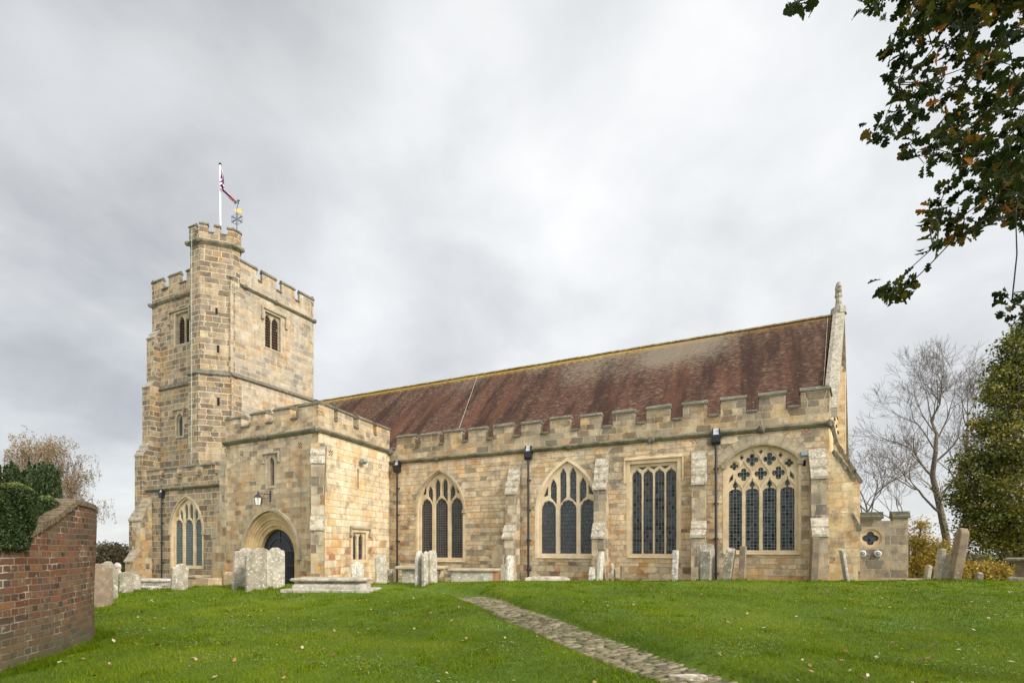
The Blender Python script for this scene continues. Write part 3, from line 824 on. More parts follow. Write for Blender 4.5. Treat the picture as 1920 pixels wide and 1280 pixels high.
# ---- east end buttresses seen in profile
def ebuttress(P0, width, prof, caps, mat='coursed', capmat='coping'):
    """projects east; prof = [(distance east, H)...]"""
    pl = Plane(P0, -A)                    # d points right (east)
    s = MB(); poly = [(-.05, prof[0][1])]+prof+[(-.05, prof[-1][1])]
    pl.plate(s, poly, -width, 0); b = part(s, 'buttress', mat)
    for (s0, h0), (s1, h1) in caps:
        c = MB(); dx_, dh = s1-s0, h1-h0; n = max(1, round(math.hypot(dx_, dh)/.5))
        for i in range(n):
            a = (s0+dx_*i/n, h0+dh*i/n); q = (s0+dx_*(i+1)/n, h0+dh*(i+1)/n)
            pl.plate(c, [(a[0]-.02, a[1]+.0), (a[0]+.03, a[1]+.09), (q[0]+.09, q[1]+.07), (q[0]+.09, q[1]-.05), (q[0]-.04, q[1]-.05)], -width-.03, .035)
        c.build('buttress_cap', M[capmat], b)
    return b
P0 = C0+PN*.12
ebuttress(P0, .7, [(.05, 4.0), (.84, 2.78), (.84, 1.25), (1.0, .75), (1.0, BASE)], [((.15, 3.95), (.84, 2.78)), ((.80, 1.35), (1.02, .75))])
Pb = Vector((E.pt(2.6, 0).x, E.pt(2.6, 0).y))
ebuttress(Pb, .8, [(-.2, 5.4), (1.02, 2.95), (1.02, BASE)], [((-.15, 5.25), (1.02, 2.95))])

# ---- low vestry at the east end with quatrefoil
vd = -A
V0 = Vector((E.pt(3.2, 0).x, E.pt(3.2, 0).y))
VP_ = Plane(V0, vd)
vx0, vx1 = VP_.at(1606), VP_.at(1703)
vtop = VP_.at(1650, 976)[1]
qc = VP_.at(1632.7, 1008.5)
qf = [(qc[0]+x, qc[1]+z) for x, z in quatrefoil(0, 0, .31, 28, 0, 1.0)]
circ = [(qc[0]+.41*math.cos(a*math.pi/12), qc[1]+.41*math.sin(a*math.pi/12)) for a in range(24)]
wallsheet('vestry_wall', 'vestry', VP_, vx0-.6, vx1, BASE, vtop, [ccw(circ)])
s = MB(); reveal(s, VP_, ccw(circ), .004, -.07); sheet(s, VP_, ccw(circ), [ccw(qf)], -.07); reveal(s, VP_, ccw(qf), -.07, -.2)
qw = part(s, 'quatrefoil_window', 'dressed')
sq = [(qc[0]-.52, qc[1]-.5), (qc[0]+.52, qc[1]-.5), (qc[0]+.52, qc[1]+.52), (qc[0]-.52, qc[1]+.52)]
s = MB(); sheet(s, VP_, ccw(sq), [ccw(circ)], .012); reveal(s, VP_, ccw(sq), .012, 0); s.build('surround', M['label_tan'], qw)
s = MB(); s.add([VP_.pt(x, z, -.16) for x, z in ccw(circ)], [tuple(range(24))]); s.build('glass', M['glass_dark'], qw)
s = MB()
Pq = VP_.pt(vx1, 0); s.add([VP_.pt(vx1, BASE, 0), VP_.pt(vx1, BASE, -4), VP_.pt(vx1, vtop, -4), VP_.pt(vx1, vtop, 0)], [(0, 1, 2, 3)])
s.add([VP_.pt(vx0-.6, vtop-.02, 0), VP_.pt(vx1, vtop-.02, 0), VP_.pt(vx1, vtop-.02, -4), VP_.pt(vx0-.6, vtop-.02, -4)], [(0, 1, 2, 3)])
part(s, 'vestry_side', 'vestry')
for a, b in ((1612, 1653), (1674, 1703)):
    s = MB(); c = MB()
    ta, tb = VP_.at(a), VP_.at(b)
    VP_.box(s, ta, tb, vtop-.005, vtop+.12, .003, -.4)
    VP_.prism(c, [(.09, vtop+.10), (.11, vtop+.20), (.03, vtop+.24), (.03, vtop+.40), (-.4, vtop+.43), (-.45, vtop+.10)], ta-.03, tb+.06)
    mo = part(s, 'merlon', 'vestry'); c.build('merlon_coping', M['coping'], mo)
s = MB(); VP_.prism(s, [(0, -1.35), (.16, -1.28), (.16, -2.5), (0, -2.5)], vx0-.3, vx1+1.9); part(s, 'plinth', 'plinth')

# ---- nave roof
RZ = 12.76; RO = -8.23; EZ = 5.55; EO = -.45
def rl(t, o, h): return W1.pt(t, h, o)
tre, trr = -.05+.35, -1.65+.32
tw_end = 40.9
s = MB(); me_v = []; NU, NV = 40, 14
for j in range(NV+1):
    for i in range(NU+1):
        fv = j/NV; fu = i/NU
        t0 = tre+(trr-tre)*fv; t = t0+(30+(tw_end-30)*fv-t0)*fu
        sag = -.05*math.sin(fv*math.pi)+.035*noise.noise(Vector((t*.25, fv*3, 1)))
        me_v.append(rl(t, EO+(RO-EO)*fv, EZ+(RZ-EZ)*fv+sag))
fs = [(j*(NU+1)+i, j*(NU+1)+i+1, (j+1)*(NU+1)+i+1, (j+1)*(NU+1)+i) for j in range(NV) for i in range(NU)]
s.add(me_v, fs)
roof = s.build('roof', M['tiles'], church, uv=False, recalc=False, smooth=True)
me = roof.data; uvl = me.uv_layers.new(name='UVMap'); SL = math.hypot(RO-EO, RZ-EZ)
dat = []
for p in me.polygons:
    for li in p.loop_indices:
        vi = me.loops[li].vertex_index; j, i = divmod(vi, NU+1)
        co = me.vertices[vi].co; t = (Vector((co.x, co.y))-C0).dot(A)
        dat += [t+3, SL*j/NV]
uvl.data.foreach_set('uv', dat)
s = MB()                                        # north slope
s.add([rl(trr, RO, RZ-.01), rl(tw_end, RO, RZ-.01), rl(tw_end, 2*RO-EO, EZ), rl(tre-3.3, 2*RO-EO, EZ)], [(0, 1, 2, 3)])
s.build('north_roof_slope', M['tiles'], roof)
s = MB(); t = trr
while t < tw_end-.4:                              # half-round ridge tiles
    for_n = 7; L_ = .45; z = random.uniform(-.012, .012)
    A_ = [rl(t, RO+.15*math.cos(math.pi*k/6), RZ-.03+z+.13*math.sin(math.pi*k/6)) for k in range(7)]
    B_ = [rl(t+L_-.012, RO+.15*math.cos(math.pi*k/6), RZ-.045+z+.13*math.sin(math.pi*k/6)) for k in range(7)]
    s.loops(A_, B_); t += L_
s.build('ridge_tiles', M['ridge'], roof, uv=False)
# lightning strips on the roof
def strip_on_roof(x0y0, x1y1):
    s = MB(); e0 = Vector((0, 0, 0)); pts = []
    for k in range(9):
        fv = k/8; t = x0y0+(x1y1-x0y0)*fv
        pts.append(rl(t, EO+(RO-EO)*fv, EZ+(RZ-EZ)*fv+.03))
    for a, b in zip(pts, pts[1:]): s.tube(a, b, .008, n=5)
    s.build('lightning_strip', M['wire'], roof, uv=False)
# photo: strip from (895,706) to (852,800) and at the east end (1551,593)-(1543,722)
def t_on(px, fv):
    o = EO+(RO-EO)*fv; return W1.at(px, o=o)
strip_on_roof(t_on(846, 0), t_on(896, 1)); strip_on_roof(t_on(1541, 0), t_on(1552, 1))

# ---- east gable: wall, coping and finial
GE = Vector((W1.pt(trr-.32, 0, RO).x, W1.pt(trr-.32, 0, RO).y))
def gpt(fo, H, ds=0.0):                         # fo metres in from the aisle wall, along the skewed east line
    q = C0+Vector((.587, .8096))*(fo/.98)+(-A)*ds
    return Vector((q.x, q.y, EYE+H))
s = MB()
g = [(0.5, -3), (0.5, 5.6), (8.23, 12.7), (15.9, 5.6), (15.9, -3)]
s.loops([gpt(f, h, -.30) for f, h in g], [gpt(f, h, .02) for f, h in g]); part(s, 'gable_wall', 'coursed')
s = MB()
n = 9
for sd in (0, 1):
    for i in range(n):
        f0 = .55+(8.23-.55)*i/n; f1 = .55+(8.23-.55)*(i+1)/n
        h0 = 5.7+(12.88-5.7)*i/n; h1 = 5.7+(12.88-5.7)*(i+1)/n
        if sd: f0, f1 = 16.46-f0, 16.46-f1
        j = random.uniform(-.02, .02)
        A_ = [gpt(f0, h0-.25, -.27), gpt(f0, h0+.13+j, -.27), gpt(f0, h0+.20+j, -.1), gpt(f0, h0+.13+j, .26), gpt(f0, h0-.25, .26)]
        B_ = [gpt(f1, h1-.25, -.27), gpt(f1, h1+.13+j, -.27), gpt(f1, h1+.20+j, -.1), gpt(f1, h1+.13+j, .26), gpt(f1, h1-.25, .26)]
        s.loops(A_, B_)
part(s, 'gable_coping', 'gable_coping')
s = MB(); c = gpt(8.23, 12.75, -.02)
def ring(c, r, rz=.4, n=8, sx=1): return [c+Vector((r*math.cos(2*math.pi*i/n+rz)*sx, r*math.sin(2*math.pi*i/n+rz), 0)) for i in range(n)]
zs_ = [(0, .40), (.35, .36), (.42, .26), (.5, .16), (.9, .13), (1.0, .19), (1.1, .17), (1.25, .15), (1.45, .17), (1.7, .12), (1.8, .05)]
for (a, ra), (b, rb) in zip(zs_, zs_[1:]): s.loops(ring(c+Vector((0, 0, a)), ra), ring(c+Vector((0, 0, b)), rb), a == 0, True)
for dz_, r in ((1.28, .15), (1.5, .12)):
    for sg in (-1, 1): s.sphere(c+Vector((.05*sg, .16*sg, dz_)), r*.8, 7, 5)
part(s, 'finial', 'gable_coping')
# east wall pilaster below the gable coping
s = MB(); pf = [gpt(6.2, -3, .0), gpt(6.9, -3, .0), gpt(6.9, -3, .36), gpt(6.2, -3, .36)]
pt2 = [Vector((p.x, p.y, EYE+9.6-(.5 if i > 1 else 0))) for i, p in enumerate(pf)]
s.loops(pf, pt2); part(s, 'gable_buttress', 'coursed')

# ================================================================== PORCH
PSTR, PCREN, PTOP = 5.74, 6.52, 7.22
pw = 7.1; pd = 5.85
# slit window over the door
tL, w, z0, za = win_px(PS, 505, 514.5, 910, 857)
slit = arch(w, z0, za-w*.8, za, 5)
hS = make_window(PS, tL, -1, slit, [cusped(w*.8, z0+.04, za-w*.9, za-.06, 3, .1, 12, w*.1)], 'glass_grey', fmat='label_tan', surround=.12, bev=.01, o_tr=-.12, name='slit_window')
def label_mould(pl, ta, tb, h, drop=.35, mat='label', k=1.0, proj=.09):
    a, b = min(ta, tb), max(ta, tb); s = MB()
    pl.prism(s, [(0, h), (proj, h), (proj, h+.06*k), (0, h+.13*k)], a, b)
    for t in (a-.003, b-.08*k+.003):
        pl.box(s, t, t+.08*k, h-drop, h-.002, 0, proj-.012); pl.box(s, t-.05, t+.13*k, h-drop-.14*k, h-drop+.004, 0, proj+.02)
    return part(s, 'label_mould', mat)
label_mould(PS, PS.at(493), PS.at(524), PS.at(508, 851)[1], .32)
# doorway in three recessed orders
dA, dB = PS.at(458), PS.at(561); dw = dA-dB; zb = -1.95
zspD = PS.at(455, 1040)[1]; zapD = PS.at(512, 958)[1]
def darch(inset, n=10): return [(dA-x, z) for x, z in arch(dw-2*inset, zb-1.5, zspD, zapD-inset*1.15, n, x0=inset)]
hD = ccw(darch(0))
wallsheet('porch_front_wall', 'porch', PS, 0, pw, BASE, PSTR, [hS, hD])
s = MB(); off = 0.002
ins = [0, .12, .22, .36, .48, .62, .78]; dep = [0, -.03, -.10, -.14, -.22, -.27, -.36]
for i in range(6):
    a, b = ccw(darch(ins[i])), ccw(darch(ins[i+1]))
    a, b = offset(a, -.001), b
    # moulded: chamfer then step
    reveal(s, PS, ccw(darch(ins[i])), dep[i], (dep[i]+dep[i+1])/2)
    reveal(s, PS, ccw(darch(ins[i])), (dep[i]+dep[i+1])/2, dep[i+1], ccw(darch(ins[i+1])))
reveal(s, PS, ccw(darch(.78)), dep[-1], -.62)
part(s, 'door_surround', 'archstone')
s = MB(); pts = [(dA-x, z) for x, z in arch(dw, zspD, zspD, zapD, 12)]
if offset(pts, .1, False)[12][1] < pts[12][1]: pts = pts[::-1]
band(s, PS, offset(pts, .02, False), offset(pts, .16, False), 0, .12)
for p in (pts[0], pts[-1]): PS.box(s, p[0]-.14, p[0]+.14, p[1]-.2, p[1], 0, .14)
part(s, 'hood_mould', 'label_tan')
door = MB(); dp = ccw(darch(.785)); PS.plate(door, dp, -.7, -.56); door = part(door, 'door', 'door')
s = MB(); inn = ccw(darch(1.15)); band(s, PS, offset(inn, -.05), inn, -.57, -.52, closed=True)
PS.box(s, (dA+dB)/2-.025, (dA+dB)/2+.025, zapD-1.6, zapD-.95, -.57, -.525)
s.build('door_moulding', M['dooredge'], door)
s = MB()
for k in range(7):
    t = dB+.84+k*.13; PS.box(s, t, t+.025, zb-.4, -.15-.0*k, -.46, -.435)
for h in (-.15, -.9, -1.6): PS.box(s, dB+.80, dB+1.68, h, h+.05, -.465, -.43)
s.build('gate', M['iron'], door)
# brown strip on the door, standing in for light coming through the gate
s = MB(); PS.box(s, dB+1.0, dB+1.2, zb-1, -.3, -.56, -.54); s.build('gate_light_strip', M['louvre'], door)

# porch east side
tL, w1_, z0, za = win_px(PE, 662.5, 671.5, 1050, 999); tR, w2_, _, _ = win_px(PE, 676, 684.5, 1050, 999)
sg = 1
twoL = PE.at(661.5); twoR = PE.at(686)
wtot = twoR-twoL; outl = [(0, z0), (0, za+.05), (wtot, za+.05), (wtot, z0)]
lw = wtot*.36
Ls = [cusped(lw, z0+.04, za-lw*.9, za-.03, 3, .1, 12, wtot*.07), cusped(lw, z0+.04, za-lw*.9, za-.03, 3, .1, 12, wtot*.57)]
hP2 = make_window(PE, twoL, 1, outl, Ls, 'glass_dark', surround=.14, bev=.015, o_tr=-.12, sill=False)
label_mould(PE, PE.at(656), PE.at(694), za+.22, .22, 'label', 1.3)
sl0, _ = PE.at(671.5, 900); slz0 = PE.at(671.5, 915)[1]; slz1 = PE.at(671.5, 878)[1]
hSl = ccw([(sl0-.07, slz0), (sl0+.07, slz0), (sl0+.07, slz1-.06), (sl0, slz1), (sl0-.07, slz1-.06)])
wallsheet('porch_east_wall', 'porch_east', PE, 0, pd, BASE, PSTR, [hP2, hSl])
s = MB(); reveal(s, PE, hSl, 0, -.3); s.add([PE.pt(x, z, -.28) for x, z in hSl], [tuple(range(5))]); part(s, 'slit_window', 'dressed')
pm = [(PS.at(a), PS.at(b)) for a, b in ((423, 452), (470, 498), (513, 544), (560, 597))]; pm[0] = (pw, pm[0][1]); pm[-1] = (pm[-1][0], 0)
battlement(PS, 0, pw, PSTR, PCREN, PTOP, pm, mat='porch')
pe = [(0, PE.at(626)), (PE.at(632.5), PE.at(662)), (PE.at(672), PE.at(700)), (PE.at(706), PE.at(731))]
battlement(PE, 0, pd, PSTR, PCREN, PTOP+.003, pe, mat='porch')
string(PS, -.12, pw+.1, PSTR, [PS.at(501), -.02], 1.1); string(PE, -.1, pd+.1, PSTR, [pd-.1], 1.1)
# west side and rear parapet, lead flat
PWp = Plane((PS.pt(pw, 0).x, PS.pt(pw, 0).y), (.3556, .9347), out=(-1, 0))
s = MB(); PWp.box(s, .005, pd+1.6, BASE, PSTR, -.006, -.3); part(s, 'porch_west_wall', 'porch')
battlement(PWp, 0, pd, PSTR, PCREN, PTOP+.006, [(.0, .9), (1.5, 2.5), (3.1, 4.1), (4.7, 5.8)], mat='porch')
s = MB(); q = [PS.pt(.36, PSTR+.25, -.35), PS.pt(pw-.36, PSTR+.25, -.35), PWp.pt(pd, PSTR+.25, -.36), PE.pt(pd, PSTR+.25, -.36)]
s.add(q, [(0, 1, 2, 3)]); part(s, 'porch_roof', 'lead')
# porch buttresses
DG = Plane(PC+Vector((.24, -.30)), Vector((-.985, -.17)), out=(.2, -1))
cc = DG.at(596)
def sb(pl, ta, tb, prof, caps, mat, capmat='lichen'): return sbuttress(pl, ta, tb, prof, mat, caps, capmat)
ta, tb = DG.at(583.5), DG.at(608.5)
sb(DG, ta, tb, [(-.55, 5.05), (-.1, 4.95), (.02, 4.12), (.02, 1.55), (.10, .95), (.10, BASE)], [((-.10, 4.95), (.02, 4.12)), ((.02, 1.50), (.10, .92))], 'quoin')
PW2 = Plane((PS.pt(pw, 0).x, PS.pt(pw, 0).y), (-.8935, .449))
s = MB(); prof = [(-.05, 5.0), (.5, 4.05), (.5, 2.7), (.80, 2.1), (.80, 1.3), (1.15, .65), (1.15, BASE), (-.05, BASE)]
PW2.plate(s, prof, -.75, .03); b = part(s, 'buttress', 'quoin')
for (s0, h0), (s1, h1) in (((0, 5.0), (.5, 4.05)), ((.5, 2.7), (.80, 2.1)), ((.80, 1.3), (1.15, .65))):
    c = MB()
    PW2.plate(c, [(s0-.02, h0+.02), (s0+.03, h0+.12), (s1+.1, h1+.1), (s1+.1, h1-.06), (s0-.02, h1-.06)], -.78, .06)
    c.build('buttress_cap', M['label'], b)
# plinth left of the door
s = MB(); PS.prism(s, [(0, -1.25), (.10, -1.3), (.14, -1.42), (.14, BASE), (0, BASE)], pw-.02+.0, PS.at(462)+.15); part(s, 'plinth', 'plinth')
s = MB(); PS.prism(s, [(0, -1.35), (.07, -1.40), (.09, -1.5), (.09, BASE), (0, BASE)], .6, PS.at(563)-.1); part(s, 'plinth', 'plinth')
# pierced vents and small details
def vent(pl, px, py, sz=.17, mat='terracotta'):
    t, h = pl.at(px, py); s = MB()
    for i in range(4):
        for j in range(4):
            if (i+j) % 2 == 0: pl.box(s, t-sz+i*sz/2+.01, t-sz+(i+1)*sz/2-.01, h-sz+j*sz/2+.01, h-sz+(j+1)*sz/2-.01, .0, .012)
    part(s, 'vent', mat)
for px, py in ((762, 878), (887, 865), (1018, 850), (1161, 837.5), (1301, 824), (1511, 807)): vent(W1, px, py)
for px, py in ((322, 917), (374, 916)): vent(W1, px, py, .2)
for px, py in ((453, 849.5), (563, 834.5)): vent(PS, px, py, .15, 'darkvoid')
for px, py in ((620, 849), (712.5, 874)): vent(PE, px, py, .15, 'darkvoid')
s = MB(); W1.plate(s, [(a[0], a[1]) for a in [(W1.at(922)-x, z) for x, z in arch(.95, -1.0, -.25, .22, 6)]], -.02, .012); part(s, 'blocked_doorway', 'dressed')

# ================================================================== TOWER
TL, TU, TC, TT = 13.95, 21.65, 22.85, 23.93
tN = Vector(aT)*TW; 
# belfry openings (two-light with louvres)
def belfry(pl, x0, x1, y0, y1, sgn, px_label, py_label, o=0.0):
    tL, w, z0, za = win_px(pl, x0, x1, y0, y1)
    lw = w*.42; zs = za-lw*.95
    L = [cusped(lw, z0+.02, zs, za-.05, 3, .08, 14, w*.04), cusped(lw, z0+.02, zs, za-.05, 3, .08, 14, w*.54)]
    hole = make_window(pl, tL, sgn, [(0, z0), (0, za+.12), (w, za+.12), (w, z0)], L, 'darkvoid', fmat='label_tan', surround=.22, bev=.05, o_tr=-.22, name='belfry_window')
    wobj = [ob for ob in col.objects if ob.name.startswith('belfry_window')][-1]
    s = MB()
    for x in (w*.04, w*.54):
        z = z0+.1
        while z < za-.2:
            a, b = tL+sgn*(x+.02), tL+sgn*(x+lw-.02)
            pl.prism(s, [(-.30, z), (-.30, z+.04), (-.40, z+.20), (-.40, z+.16)], a, b); z += .235
    for ob in wobj.children:
        if ob.name.startswith('glass'):
            for vv in ob.data.vertices: vv.co -= Vector((*(pl.n*.25), 0))
            ob.name = 'dark_interior'
    s.build('louvres', M['louvre'], wobj)
    label_mould(pl, pl.at(px_label[0]), pl.at(px_label[1]), za+.30, .75, 'label', 1.7, .14)
    return hole
hE = belfry(TEP, 497, 526, 655, 592, 1, (490, 537), 583)
hS_ = belfry(TSP, 329, 355, 644, 588, -1, (317, 357.5), 575)
tL, w, z0, za = win_px(TSP, 331, 342.5, 817, 774)
hS2 = make_window(TSP, tL, -1, arch(w, z0, za-w*.8, za, 5), [cusped(w*.72, z0+.05, za-w*.9, za-.1, 3, .1, 12, w*.14)], 'glass_dark', fmat='label_tan', surround=.18, bev=.02, o_tr=-.12, name='slit_window')
label_mould(TSP, TSP.at(324), TSP.at(346), za+.25, .35, 'label', 1.5, .12)
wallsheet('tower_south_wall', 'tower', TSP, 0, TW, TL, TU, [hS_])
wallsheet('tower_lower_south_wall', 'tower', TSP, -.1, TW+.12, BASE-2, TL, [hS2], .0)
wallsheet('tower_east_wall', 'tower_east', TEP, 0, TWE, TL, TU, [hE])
s = MB(); sheet(s, TEP, ccw([(0, 0), (TWE+.1, 0), (TWE+.1, TL), (0, TL)]), [], .12); part(s, 'tower_lower_east_wall', 'tower_east')
s = MB(); tw = lambda a, b, h: Vector((*(TS+aT*a+bT*b), EYE+h))
s.add([tw(TW, 0, -5), tw(TW, TWE, -5), tw(0, TWE, -5), tw(0, TWE, TU), tw(TW, TWE, TU), tw(TW, 0, TU)], [(0, 1, 4, 5), (1, 2, 3, 4)])
s.add([tw(0, 0, TU+.3), tw(TW, 0, TU+.3), tw(TW, TWE, TU+.3), tw(0, TWE, TU+.3)], [(0, 1, 2, 3)])
part(s, 'tower_rear_walls', 'tower')
LP = [(0, -.03), (.13, -.02), (.16, .04), (.12, .12), (0, .38)]
s = MB()
TEP.prism(s, [(o+.12, TL+h) for o, h in LP[:1]]+[(o+.14, TL+h) for o, h in LP[1:4]]+[(0, TL+.36), (0, TL-.03)], 0, TWE+.15)
TSP.prism(s, [(o, TL+h) for o, h in LP], 0, TW)
part(s, 'string_course', 'coping')
string(TEP, TEP.at(450), TWE+.1, TU, [TEP.at(458), TEP.at(516), TWE], 1.25); string(TSP, 3.2, TW+.1, TU, [TSP.at(335), TW], 1.25)
te = [(TEP.at(a), TEP.at(b)) for a, b in ((450, 483), (491.5, 518), (528, 553), (562, 588))]; te[-1] = (te[-1][0], TWE)
battlement(TEP, TEP.at(450), TWE, TU+.1, TC, TT, te, mat='tower_east', th=.26, k=1.5)
ts = [(TSP.at(a), TSP.at(b)) for a, b in ((284.5, 304), (316.5, 337), (350, 375))]; ts[0] = (TW, ts[0][1])
battlement(TSP, 3.2, TW, TU+.1, TC, TT+.003, ts, mat='tower', th=.26, k=1.5)
TWP = Plane(TS+aT*TW, bT, out=(-1, 0)); TNP = Plane(TS+bT*TWE, aT, out=(0, 1))
battlement(TWP, 0, TWE, TU+.1, TC, TT+.006, [(0, 1.3), (2.4, 3.6), (4.7, 5.8), (6.9, 8.1)], mat='tower', th=.26, k=1.5)
battlement(TNP, 0, TW, TU+.1, TC, TT+.009, [(0, 1.6), (2.7, 4.3), (5.6, 7.2), (8.5, 10.3)], mat='tower', th=.26, k=1.5)
# stair turret
qA2, qA, qB, qB2 = Vector((-25.97, 39.6)), Vector((-24.88, 39.13)), Vector((-22.64, 39.9)), Vector((-22.38, 40.42))
qB3 = qB2+aT*1.7+bT*.8; qA3 = qA2+bT*3.0; qB4 = qB3+aT*1.5+bT*.6
tq = [qA2, qA, qB, qB2, qB3, qB4, qA3]
tcn = sum(tq, Vector((0, 0)))/7
def scaleq(k): return [q+(q-tcn).normalized()*k for q in tq]
def zl(q, h): return [Vector((p.x, p.y, EYE+h)) for p in q]
RSTR, RCREN, RTOP = 24.5, 25.33, 26.05
s = MB(); s.loops(zl(tq, TL), zl(tq, RSTR)); part(s, 'stair_turret', 'tower')
s = MB(); s.loops(zl(scaleq(.14), BASE-2), zl(scaleq(.14), TL-.02)); part(s, 'turret_lower_stage', 'tower')
s = MB(); s.loops(zl(scaleq(.28), TL-.03), zl(scaleq(.30), TL+.05), True, False); s.loops(zl(scaleq(.30), TL+.05), zl(scaleq(0), TL+.4), False, True); part(s, 'string_course', 'coping')
s = MB(); s.loops(zl(scaleq(.02), RSTR-.2), zl(scaleq(.26), RSTR), True, False); s.loops(zl(scaleq(.26), RSTR), zl(scaleq(.28), RSTR+.1), False, False); s.loops(zl(scaleq(.28), RSTR+.1), zl(scaleq(.08), RSTR+.25), False, True)
for q in scaleq(.2)[:4]: s.sphere((q.x, q.y, EYE+RSTR+.02), .2, 7, 5)
part(s, 'string_course', 'string')
o_ = scaleq(.08)
def turret_side(a, b, merl, th=.22):
    d = (b-a); L_ = d.length; pl = Plane(a, d, out=((a+b)/2-tcn))
    battlement(pl, 0, L_, RSTR+.1, RCREN, RTOP+random.uniform(0, .01), [(m0*L_, m1*L_) for m0, m1 in merl], mat='tower', th=th, k=1.15)
turret_side(o_[0], o_[1], [(0, .62)]); turret_side(o_[1], o_[2], [(.0, .25), (.43, .60), (.80, 1)]); turret_side(o_[2], o_[3], [(0, 1)])
turret_side(o_[3], o_[4], [(0, .3), (.6, 1)]); turret_side(o_[4], o_[5], [(0, .3), (.7, 1)]); turret_side(o_[5], o_[6], [(.2, .6)]); turret_side(o_[6], o_[0], [(.0, .25), (.5, .75)])
TM = Plane(qA, qB-qA)
for (px, py0, py1) in ((406, 589, 577),):
    t, h0 = TM.at(px, py0); h1 = TM.at(px, py1)[1]; s = MB(); TM.box(s, t-.09, t+.09, h0, h1, -.02, .006); part(s, 'slit_window', 'darkvoid')
for (px, py0, py1) in ((409, 661, 647), (409.5, 760, 745)):
    oo = .0 if py0 < 700 else .15
    t, h0 = TM.at(px, py0, oo); h1 = TM.at(px, py1, oo)[1]; s = MB(); TM.box(s, t-.09, t+.09, h0, h1, oo-.02, oo+.006); part(s, 'slit_window', 'darkvoid')
s = MB(); TA = Plane(qA2, qA-qA2); t = TA.at(367); 
s.tube(TA.pt(t, RCREN, .32), TA.pt(t, 14.4, .32), .013, n=5); s.tube(TA.pt(t, 14.4, .32), TA.pt(t-.1, 5, .32), .013, n=5); part(s, 'lightning_strip', 'greenwire', uv=False)
# tower south-west buttress, stepping outwards as it goes down
tb0, tb1 = TW-1.15, TW-.1
sbuttress(TSP, tb0, tb1, [(.0, 19.3), (.5, 18.5), (.5, 14.6), (.85, 14.1), (.85, 9.2), (1.45, 8.0), (1.45, 3.3), (1.9, 2.4), (1.9, BASE-2)], mat='tower',
          caps=[((.0, 19.3), (.5, 18.5)), ((.5, 14.6), (.85, 14.1)), ((.85, 9.2), (1.45, 8.0)), ((1.45, 3.3), (1.9, 2.4))], capmat='gable_coping')
# diagonal buttress at the corner of the west bay
cw = W1.pt(tW1, 0); DW = Plane((cw.x, cw.y), Vector((-.95, -.30)), out=(-.3, -1))
DG2 = Plane(Vector((cw.x, cw.y))+Vector((0, 0)), Vector((.92, -.38)), out=(-.5, -1))
sbuttress(DG2, -.45, .62, [(.0, 4.0), (.85, 2.2), (.85, -.1), (1.35, -1.0), (1.35, BASE-2)], mat='quoin', caps=[((.0, 4.0), (.85, 2.2)), ((.85, -.1), (1.35, -1.0))], capmat='label')

# ---- rainwater pipes
def pipe(pl, px, ytop, ybot, o=.14):
    t, h1 = pl.at(px, ytop, o); h0 = BASE
    s = MB(); s.tube(pl.pt(t, h0, o), pl.pt(t, h1-.15, o), .055, n=10)
    z = h0+.9
    while z < h1-.6:
        s.tube(pl.pt(t, z, o), pl.pt(t, z+.10, o), .072, n=10); pl.box(s, t-.11, t+.11, z+.02, z+.07, 0, o-.04); z += 1.55
    d = part(s, 'drainpipe', 'iron', uv=False)
    h = MB(); pl.prism(h, [(.02, h1), (.30, h1), (.26, h1-.26), (.20, h1-.36), (.06, h1-.36), (.02, h1-.26)], t-.19, t+.19)
    pl.box(h, t-.225, t+.225, h1-.02, h1+.05, .01, .33)
    h.build('hopper', M['iron'], d, uv=False)
    c = MB(); pl.prism(c, [(.0, h1+.30), (.10, h1+.36), (.24, h1+.06), (.10, h1+.06)], t-.11, t+.11); c.build('lead_chute', M['lead'], d, uv=False)
    b2 = MB(); pl.box(b2, t-.17, t-.12, h1+.05, h1+.34, .0, .22); pl.box(b2, t+.12, t+.17, h1+.05, h1+.34, .0, .22); b2.build('hopper_cheeks', M['iron'], d, uv=False)
pipe(W1, 744.5, 874, 0); pipe(W1, 990.5, 848, 0); pipe(W1, 1342.5, 818, 0); pipe(W1, 303, 924, 0)
s = MB(); t, h = W1.at(1507, 851); W1.box(s, t-.13, t+.1, h-.07, h+.1, 0, .14); part(s, 'meter_box', 'steel', uv=False)
s = MB(); t, h = W1.at(1508, 868); W1.box(s, t-.06, t+.06, h-.12, h+.12, -.01, .006); part(s, 'slit_window', 'darkvoid', uv=False)
# white washed band under window 4
# ---- lamps and cameras fixed to the church
lt, lh = PS.at(488.5, 925)
lroot = empty('wall_lantern', PS.pt(PS.at(507), PS.at(507, 930)[1], .0), 'black four sided lantern on a scrolled iron bracket above the porch door', 'lantern')
s = MB(); tbk = PS.at(507.5); hb = PS.at(507, 930)[1]
PS.box(s, tbk-.04, tbk+.04, hb-.28, hb+.28, 0, .04)
base_l = PS.pt(tbk, hb+.1, .04); tip = PS.pt(tbk+.12, hb+.1, .62)
s.tube(base_l, tip, .018, n=6)
for k in range(10):
    a0 = k/10*math.pi*1.5; a1 = (k+1)/10*math.pi*1.5
    s.tube(PS.pt(tbk+.04, hb+.1-.13+.12*math.cos(a0), .25+.12*math.sin(a0)), PS.pt(tbk+.04, hb+.1-.13+.12*math.cos(a1), .25+.12*math.sin(a1)), .012, n=5)
s.build('bracket', M['iron'], lroot, uv=False)
lc = tip-Vector((0, 0, .60))
def sq4(c, r, z): return [c+Vector((r*math.cos(R(45+90*i)+.4), r*math.sin(R(45+90*i)+.4), z)) for i in range(4)]
s = MB(); s.loops(sq4(lc, .15, 0), sq4(lc, .24, .38)); s.build('lamp_glass', M['lampglass'], lroot, uv=False)
